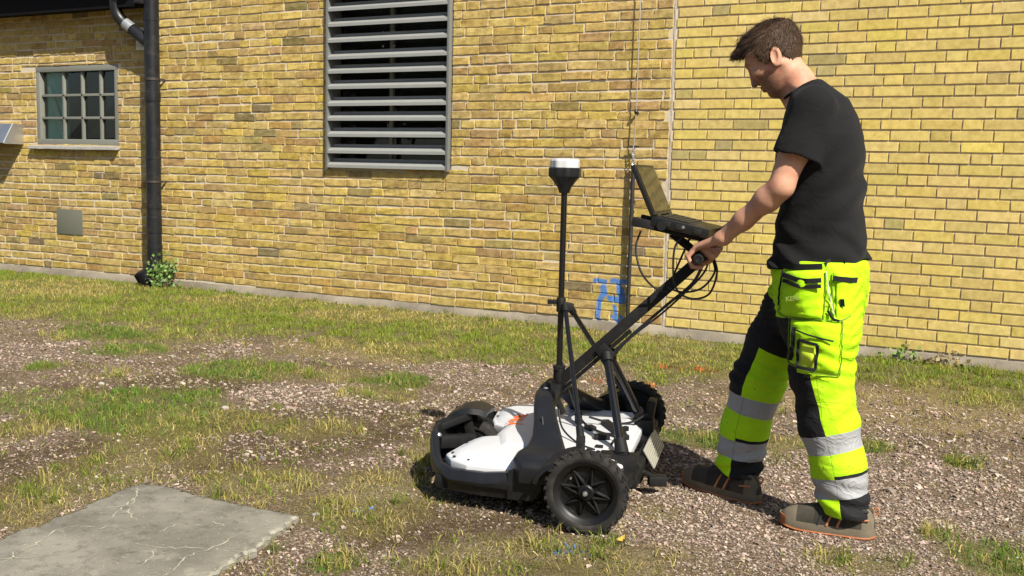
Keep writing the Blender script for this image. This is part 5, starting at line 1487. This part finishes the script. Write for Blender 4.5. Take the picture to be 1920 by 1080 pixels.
def pt_noise(n, lo, hi): return rng.uniform(lo, hi, n)
def blades(name, x, y, z, L_, w, lean, col, mat, flat=0.0):
    n = len(x); a = rng.uniform(0, 2*np.pi, n); d = np.stack([np.cos(a), np.sin(a), np.zeros(n)], 1); sd = np.stack([-np.sin(a), np.cos(a), np.zeros(n)], 1)
    tw = rng.uniform(0, 2*np.pi, n); sd = np.stack([np.cos(tw), np.sin(tw), np.zeros(n)], 1)
    b = np.stack([x, y, z-.004], 1); up = np.array([0, 0, 1.0])
    h1 = (L_*.55*np.cos(lean*.6))[:, None]*up+(L_*.55*np.sin(lean*.6))[:, None]*d
    h2 = (L_*np.cos(lean))[:, None]*up*.95+(L_*np.sin(lean))[:, None]*d*1.1
    V = np.stack([b-sd*w[:, None], b+sd*w[:, None], b+h1+sd*w[:, None]*.75, b+h1-sd*w[:, None]*.75, b+h2], 1).reshape(-1, 3)
    i = np.arange(n)*5; F_ = np.concatenate([np.stack([i, i+1, i+2], 1), np.stack([i, i+2, i+3], 1), np.stack([i+3, i+2, i+4], 1)])
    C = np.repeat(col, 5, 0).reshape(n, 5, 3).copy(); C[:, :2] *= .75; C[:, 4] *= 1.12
    o = mesh_obj(name, V, F_, mat, attrs={'tint': ('FLOAT_COLOR', C.reshape(-1, 3))}); return o
def grass_mat(name, transl=.3):
    k = Mat(name, .7, spec=.2); c = k.attr('tint'); k.color(c)
    tr = k.node('ShaderNodeBsdfTranslucent', {'Color': c}); ms_ = k.node('ShaderNodeMixShader', {0: transl})
    k.t.links.new(k.b.outputs[0], ms_.inputs[1]); k.t.links.new(tr.outputs[0], ms_.inputs[2]); k.t.links.new(ms_.outputs[0], k.t.nodes['Material Output'].inputs['Surface'])
    return k.m
M_GR = grass_mat('grass_blade')
def cam_keep(x, y, base):
    """thin out with distance and outside the view"""
    q = to_px(np.stack([x, y, np.zeros_like(x)], 1)); d = np.hypot(x, y+7.68)
    out = (q[:, 0] < -250) | (q[:, 0] > 2170) | (q[:, 1] > 1300)
    return base*np.where(out, .12, 1.0)
# candidates
N = 950000
x = rng.uniform(-11.5, 1.6, N); y = rng.uniform(-6.4, -.005, N)
qq = to_px(np.stack([x, y, np.zeros(N)], 1)); kk = (rng.random(N) < .12) | ((qq[:, 0] > -250) & (qq[:, 0] < 2170) & (qq[:, 1] < 1300)); x, y = x[kk], y[kk]; N = len(x)
lawn, g_, o_, d_, mo_, pp_ = densities(x, y)
dens = np.maximum(np.maximum(lawn*(.62+.38*np.clip(fbm(x, y, 6, 3, 14)+.5, 0, 1)), g_*.85), o_*.48)
dens = np.maximum(dens, .07+.05*mo_+.10*np.clip(fbm(x, y, 3.1, 3, 8), 0, 1)); dens *= (1-.92*np.clip(pp_*1.2-lawn*.4-g_-o_*.5, 0, 1))
cl = np.clip(fbm(x, y, 17, 2, 40)*1.1+.55, .08, 1); dens *= cl
dens[in_poly(x, y, SLAB)] = 0
nearw = np.hypot(x+1.65, y+3.79) < .62; dens[nearw] *= .35
kp = rng.random(N) < dens*.72; x, y = x[kp], y[kp]; lawn, g_, o_, d_ = lawn[kp], g_[kp], o_[kp], d_[kp]; n = len(x)
patch = fbm(x, y, 1.9, 3, 50); patch2 = fbm(x, y, 4.6, 3, 23)
gr_w = np.clip(.50+.42*g_+.30*lawn-.75*d_-.35*o_+.50*patch+.32*patch2, 0, 1)
isg = rng.random(n) < gr_w
colg = np.array([.195, .242, .030])*rng.normal(1, .22, (n, 1))*(1+rng.normal(0, .10, (n, 3))); colg = np.where((g_ > .5)[:, None], colg*np.array([.60, .85, .80]), colg)
cold = np.array([.46, .365, .145])*rng.normal(1, .22, (n, 1))*(1+rng.normal(0, .06, (n, 3)))
colo = np.array([.27, .25, .050])*rng.normal(1, .2, (n, 1))
sel = rng.random(n); col = np.where(isg[:, None], colg, np.where((sel < .52)[:, None], cold, colo)); col = np.clip(col, .01, .8)
org = paint_at(x, y, OR_SEG, .045) & (rng.random(n) < .75); col[org] = np.array([.62, .16, .045])*rng.normal(1, .15, (org.sum(), 1))
Lb = np.clip(rng.normal(.031, .011, n)*(1+.35*lawn+.25*g_)*np.where(isg, 1.0, .92), .012, .085)*np.clip((-y)/.25, .55, 1)
wb = rng.uniform(.0010, .0021, n)*(1+.35*(y > -2.2)); lean = np.abs(rng.normal(.55, .38, n))+np.where(isg, 0, .35)
lean = np.clip(lean, 0, 1.45)
gz = hgt(x, y)
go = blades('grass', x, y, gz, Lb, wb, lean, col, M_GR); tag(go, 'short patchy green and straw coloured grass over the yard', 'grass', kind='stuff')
# low thatch of dead and olive blades between the stones
N = 560000; x = rng.uniform(-8, 1.4, N); y = rng.uniform(-6.2, -.5, N)
qq = to_px(np.stack([x, y, np.zeros(N)], 1)); kk = (rng.random(N) < .12) | ((qq[:, 0] > -200) & (qq[:, 0] < 2120) & (qq[:, 1] < 1250)); x, y = x[kk], y[kk]; N = len(x)
lawn, g_, o_, d_, mo_, pp_ = densities(x, y)
dn_ = (.24+.45*o_+.30*d_+.22*mo_+.2*lawn-.20*pp_)*np.clip(fbm(x, y, 11, 3, 44)*.9+.6, .1, 1.3); dn_[in_poly(x, y, SLAB)] = 0
kp = rng.random(N) < dn_*.95; x, y = x[kp], y[kp]; n = len(x); tt = rng.random(n)[:, None]
col = np.where(tt < .45, np.array([.27, .215, .095]), np.where(tt < .8, np.array([.15, .135, .035]), np.array([.13, .085, .04])))*rng.normal(1, .22, (n, 1))
blu = paint_at(x, y, BL_SEG, .03) & (rng.random(n) < .8); col[blu] = (.05, .22, .55)
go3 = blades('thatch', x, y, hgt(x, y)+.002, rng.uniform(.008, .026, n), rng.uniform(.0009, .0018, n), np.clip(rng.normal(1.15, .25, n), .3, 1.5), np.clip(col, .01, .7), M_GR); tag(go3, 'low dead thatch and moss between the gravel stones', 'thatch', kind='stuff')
# taller tufts and seed stalks
tx = []; 
for cx, cy, ra, rb in P_O+P_G:
    m_ = int(9*(ra+rb)/.4)+2
    tx += [(cx+rng.normal(0, ra*.6), cy+rng.normal(0, rb*.6)) for _ in range(m_)]
tx += [(rng.uniform(-8.5, .9), rng.uniform(-2.3, -.1)) for _ in range(150)]+[(rng.uniform(-8, .9), rng.uniform(-.12, -.03)) for _ in range(170)]+[(rng.uniform(-.9, .2), rng.uniform(-.3, -.03)) for _ in range(22)]
tx += [(-2.75+rng.normal(0, .09), -4.77+rng.normal(0, .02)) for _ in range(4)]+[(-3.25, -4.98), (-3.3, -5.2), (-2.2, -5.2), (-2.15, -5.45), (-2.27, -5.1)]
bx, by, bl, bc, ble = [], [], [], [], []
for cx, cy in tx:
    if in_poly(np.array([cx]), np.array([cy]), SLAB)[0] or cy > -.02: continue
    if np.hypot(cx+1.65, cy+3.79) < .6: continue
    q = rng.integers(12, 34); s = rng.uniform(.012, .04); base = np.array([.15, .19, .028]) if rng.random() < .6 else np.array([.34, .29, .09])
    bx.append(cx+rng.normal(0, s, q)); by.append(np.minimum(cy+rng.normal(0, s, q), -.012)); bl.append(rng.uniform(.025, .085, q)*rng.uniform(.5, 1.1)); bc.append(base*rng.normal(1, .2, (q, 1))); ble.append(np.clip(np.abs(rng.normal(.6, .35, q)), 0, 1.35))
bx, by, bl, bc, ble = map(np.concatenate, (bx, by, bl, bc, ble))
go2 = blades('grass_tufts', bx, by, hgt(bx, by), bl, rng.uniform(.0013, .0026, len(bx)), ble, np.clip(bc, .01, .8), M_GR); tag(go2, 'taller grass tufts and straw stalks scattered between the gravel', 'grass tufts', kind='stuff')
# low broad-leaved weeds
N = 60000; x = rng.uniform(-9, 1.2, N); y = rng.uniform(-6, -.02, N); lawn, g_, o_, d_, mo_, pp_ = densities(x, y)
dn_ = np.maximum(lawn*.35, g_*.9)*np.clip(fbm(x, y, 8, 2, 33)+.25, 0, 1); dn_[in_poly(x, y, SLAB)] = 0
kp = rng.random(N) < dn_*.9; x, y = x[kp], y[kp]; n = len(x); z = hgt(x, y)+rng.uniform(.004, .03, n)
a = rng.uniform(0, 6.28, n); ln = rng.uniform(.005, .014, n); ti = rng.normal(0, .35, n)
d = np.stack([np.cos(a), np.sin(a), ti], 1); s = np.stack([-np.sin(a), np.cos(a), rng.normal(0, .3, n)], 1); b = np.stack([x, y, z], 1)
V = np.stack([b-d*ln[:, None], b+s*ln[:, None]*.6, b+d*ln[:, None], b-s*ln[:, None]*.6], 1).reshape(-1, 3)
C = np.repeat(np.array([.060, .115, .018])*rng.normal(1, .25, (n, 1)), 4, 0)
o = mesh_obj('clover_leaves', V, np.arange(n*4).reshape(-1, 4), M_GR, attrs={'tint': ('FLOAT_COLOR', np.clip(C, .01, .5))}); tag(o, 'low broad leaved weeds among the grass', 'weeds', kind='stuff')

# gravel: real stones
ico = None
bmx = bmesh.new(); bmesh.ops.create_icosphere(bmx, subdivisions=1, radius=1.0); ICV = np.array([v.co for v in bmx.verts]); ICF = np.array([[v.index for v in f.verts] for f in bmx.faces]); bmx.free()
oV = np.array([(1, 0, 0), (-.5, .87, 0), (-.5, -.87, 0), (.35, .6, .75), (-.7, 0, .7), (.35, -.6, .75), (0, 0, -.8)]); oF = np.array([(0, 1, 3), (1, 2, 4), (2, 0, 5), (1, 4, 3), (2, 5, 4), (0, 3, 5), (3, 4, 5), (1, 0, 6), (2, 1, 6), (0, 2, 6)])
def stones(name, x, y, z, r, col, mat):
    n = len(x); B = np.tile(oV, (n, 1, 1))*(1+rng.normal(0, .20, (n, 7, 1)))
    B = B*np.stack([rng.uniform(.8, 1.35, n), rng.uniform(.7, 1.1, n), rng.uniform(.45, .85, n)], 1)[:, None, :]
    a = rng.uniform(0, 6.28, n); c, s = np.cos(a), np.sin(a); tl = rng.normal(0, .4, n)
    Xx = B[..., 0]*c[:, None]-B[..., 1]*s[:, None]; Yy = B[..., 0]*s[:, None]+B[..., 1]*c[:, None]; Zz = B[..., 2]+Xx*tl[:, None]*.6
    V = np.stack([Xx, Yy, Zz], -1)*r[:, None, None]+np.stack([x, y, z], 1)[:, None, :]
    F_ = (oF[None]+(np.arange(n)*7)[:, None, None]).reshape(-1, 3)
    return mesh_obj(name, V.reshape(-1, 3), F_, mat, attrs={'tint': ('FLOAT_COLOR', np.repeat(col, 7, 0))})
k = Mat('gravel_stone', .9, spec=.2); c = k.attr('tint'); nn = k.noise(220, 3, .6, k.pos()); k.color(k.mix(nn, k.mix(1, c, (.7, .7, .7), 'MULTIPLY'), c)).bump(nn, .4, .0015); M_STO = k.m
N = 420000; x = rng.uniform(-7.6, 1.3, N); y = rng.uniform(-6.2, -.9, N); lawn, g_, o_, d_, mo_, pp_ = densities(x, y)
dn_ = np.clip(.42+.58*pp_-.75*lawn-.75*g_-.50*o_-.18*mo_+.28*fbm(x, y, 4.2, 3, 61), .015, 1)
dist = np.hypot(x, y+7.68); dn_ *= np.clip((7.4-dist)/3.2, .22, 1); dn_ = cam_keep(x, y, dn_); dn_[in_poly(x, y, SLAB)] *= 0.0
kp = rng.random(N) < dn_*.80; x, y = x[kp], y[kp]; n = len(x)
r = np.clip(rng.lognormal(math.log(.0046), .36, n), .0022, .015)*np.clip(np.hypot(x, y+7.68)/3.6, 1, 1.5)
t = rng.random(n); col = np.array([.345, .265, .215])*rng.normal(1, .24, (n, 1))*(1+rng.normal(0, .04, (n, 3)))
col[t < .25] = np.array([.20, .150, .12])*rng.normal(1, .25, ((t < .25).sum(), 1)); col[t > .93] = np.array([.40, .35, .30])*rng.normal(1, .12, ((t > .93).sum(), 1)); col[(t > .25) & (t < .32)] = np.array([.14, .115, .10])
org = paint_at(x, y, OR_SEG, .04) & (rng.random(n) < .6); col[org] = (.62, .17, .05); blu = paint_at(x, y, BL_SEG, .028) & (rng.random(n) < .8); col[blu] = (.05, .22, .55)
gs = stones('gravel', x, y, hgt(x, y)+r*.12, r, np.clip(col, .02, .85), M_STO); tag(gs, 'loose pinkish grey gravel chips covering the yard', 'gravel', kind='stuff')
# straw litter lying flat
n = 9000; x = rng.uniform(-7, 1, n); y = rng.uniform(-6, -1, n); kp = ~in_poly(x, y, SLAB); x, y = x[kp], y[kp]; n = len(x)
o = blades('straw_litter', x, y, hgt(x, y)+.008, rng.uniform(.015, .05, n), rng.uniform(.0007, .0014, n), np.full(n, 1.5), np.clip(np.array([.46, .38, .20])*rng.normal(1, .25, (n, 1)), .02, .8), M_GR); tag(o, 'dry straw litter on the gravel', 'straw', kind='stuff')

# single larger pale stones
M_PEB = mat_concrete('pebble_pale', (.33, .30, .26), .7, 20)
for px_, py_, r_, lab in ((-3.852, -3.69, .024, 'largest pale stone beside the dark green grass patch'), (-2.40, -4.74, .016, 'pale rounded stone at the slab corner'), (-4.85, -3.62, .018, 'flat pale stone left of the green grass patch'), (-3.35, -2.75, .018, 'pale stone on the gravel behind the cart front')):
    Vp = ICV*(1+rng.normal(0, .12, (len(ICV), 1)))*np.array([r_*1.3, r_, r_*.6])
    o = mesh_obj('stone', Vp, ICF, M_PEB, smooth=True); o.location = (px_, py_, float(hgt(np.array([px_]), np.array([py_]))[0])+r_*.2); tag(o, lab, 'stone', 'larger stones on the gravel')
# fallen leaf by the wheel
lf = []
for t in np.linspace(-1, 1, 9): w = .010*math.cos(t*1.45)**.8; lf.append([(t*.017, -w, .004+.006*t*t), (t*.017, 0, .0+.006*t*t), (t*.017, w, .006+.008*t*t)])
V = np.array(lf).reshape(-1, 3); Fl = [(i*3+j, i*3+j+1, i*3+j+4, i*3+j+3) for i in range(8) for j in range(2)]
o = mesh_obj('fallen_leaf', V, Fl, simple('leaf_yellow', (.42, .30, .05), .6, var=.3), smooth=True); o.location = (-1.335, -4.435, .014); o.rotation_euler = (.2, -.3, 1.0); tag(o, 'fallen yellow leaf beside the near cart wheel', 'leaf')

# ivy at the foot of the downpipe
ivy = thing('ivy_plant', 'small green ivy growing at the foot of the downpipe', 'plant', (-8.12, -.13, 0))
k = Mat('ivy_leaf', .5, spec=.35); c = k.attr('tint'); k.color(c); M_IVY = k.m
def leaves(n, c0, sz, cen, spr, name, tint):
    P = rng.normal(0, 1, (n, 3))*spr+cen; P[:, 2] = np.abs(P[:, 2]); P[:, 1] = np.minimum(P[:, 1], .10)
    a = rng.normal(0, 1, (n, 3)); a /= np.linalg.norm(a, axis=1)[:, None]; nrm = rng.normal(0, .6, (n, 3))+np.array([.4, -.8, .6]); s_ = np.cross(nrm, a); s_ /= np.linalg.norm(s_, axis=1)[:, None]; l_ = np.cross(s_, nrm); l_ /= np.linalg.norm(l_, axis=1)[:, None]
    z_ = rng.uniform(.6, 1.2, n)[:, None]*sz
    V = np.stack([P-l_*z_, P-l_*z_*.2+s_*z_*.8, P+l_*z_*.3+s_*z_*.45, P+l_*z_, P+l_*z_*.3-s_*z_*.45, P-l_*z_*.2-s_*z_*.8], 1).reshape(-1, 3)
    C = np.repeat(np.array(tint)*rng.normal(1, .3, (n, 1)), 6, 0)
    o = mesh_obj(name, V, np.arange(n*6).reshape(-1, 6), M_IVY, ivy, attrs={'tint': ('FLOAT_COLOR', np.clip(C, .01, .7))}); tag(o, kind='stuff'); return o
leaves(360, 0, .019, np.array([.03, 0, .15]), np.array([.065, .06, .085]), 'leaves', (.07, .14, .022))
leaves(60, 0, .018, np.array([-.07, -.05, .06]), np.array([.07, .04, .05]), 'lower_leaves', (.09, .15, .03))
for i in range(26):
    e = np.array([rng.normal(.10, .10), rng.normal(-.03, .04), rng.uniform(.08, .34)]); G().tube(smooth_path([(rng.normal(.03, .04), 0, 0), e*.5+rng.normal(0, .02, 3), e], 3), .0016, 4).build('dry_stem', simple('ivy_stem', (.30, .20, .12), .8) if i == 0 else bpy.data.materials['ivy_stem'], ivy)
# small leafy weeds against the newer wall
for i, (wx, lab) in enumerate(((-1.12, 'green weed against the newer wall beside the man'), (-.82, 'low brownish weed against the newer wall further right'))):
    w_ = thing('weed_plant', lab, 'weed', (wx, -.10, 0), 0, 'weeds along the newer wall'); ivy_keep = ivy; ivy = w_
    leaves(70, 0, .016, np.array([0, .0, .05]), np.array([.09, .03, .05]), 'leaves', (.08, .14, .02) if i == 0 else (.16, .12, .04)); ivy = ivy_keep
    for j in range(5):
        e = np.array([rng.normal(0, .06), rng.normal(0, .02), rng.uniform(.08, .16)]); G().tube([(0, 0, 0), e*.6, e], .0016, 4).build('stem', bpy.data.materials['ivy_stem'], w_)

# wooded edge far behind the viewer, seen only as reflections in the window glass
TV, TF, TC = [], [], []; off = 0
for i in range(9):
    x, y, h = -34+i*6.5+rng.normal(0, 1), -34+rng.normal(0, 3), rng.uniform(8, 12)
    n = 1300; P = rng.normal(0, 1, (n, 3)); P /= np.linalg.norm(P, axis=1)[:, None]; P *= (rng.random(n)**.4)[:, None]*np.array([h*.42, h*.36, h*.38])*(1+.25*np.sin(P[:, :1]*5+x)); P[:, 2] += h*.58; P += np.array([x, y, 0])
    a = rng.normal(0, .35, (n, 3)); b = rng.normal(0, .35, (n, 3)); V = np.stack([P-a, P+b, P+a, P-b], 1).reshape(-1, 3)
    tr = np.array([(x-.25, y, 0), (x+.25, y, 0), (x+.1, y, h*.6), (x-.1, y, h*.6), (x, y-.25, 0), (x, y+.25, 0), (x, y+.1, h*.6), (x, y-.1, h*.6)])
    V = np.vstack([V, tr]); TV.append(V); TF.append(np.arange(len(V)).reshape(-1, 4)+off); off += len(V)
    TC.append(np.vstack([np.repeat(np.array([.045, .085, .018])*rng.normal(1, .3, (n, 1)), 4, 0), np.tile([.10, .075, .05], (8, 1))]))
o = mesh_obj('woodland', np.vstack(TV), np.vstack(TF), M_GR, attrs={'tint': ('FLOAT_COLOR', np.clip(np.vstack(TC), .005, .3))}); tag(o, 'wooded edge across the yard mirrored in the window glass', 'woodland', kind='stuff')
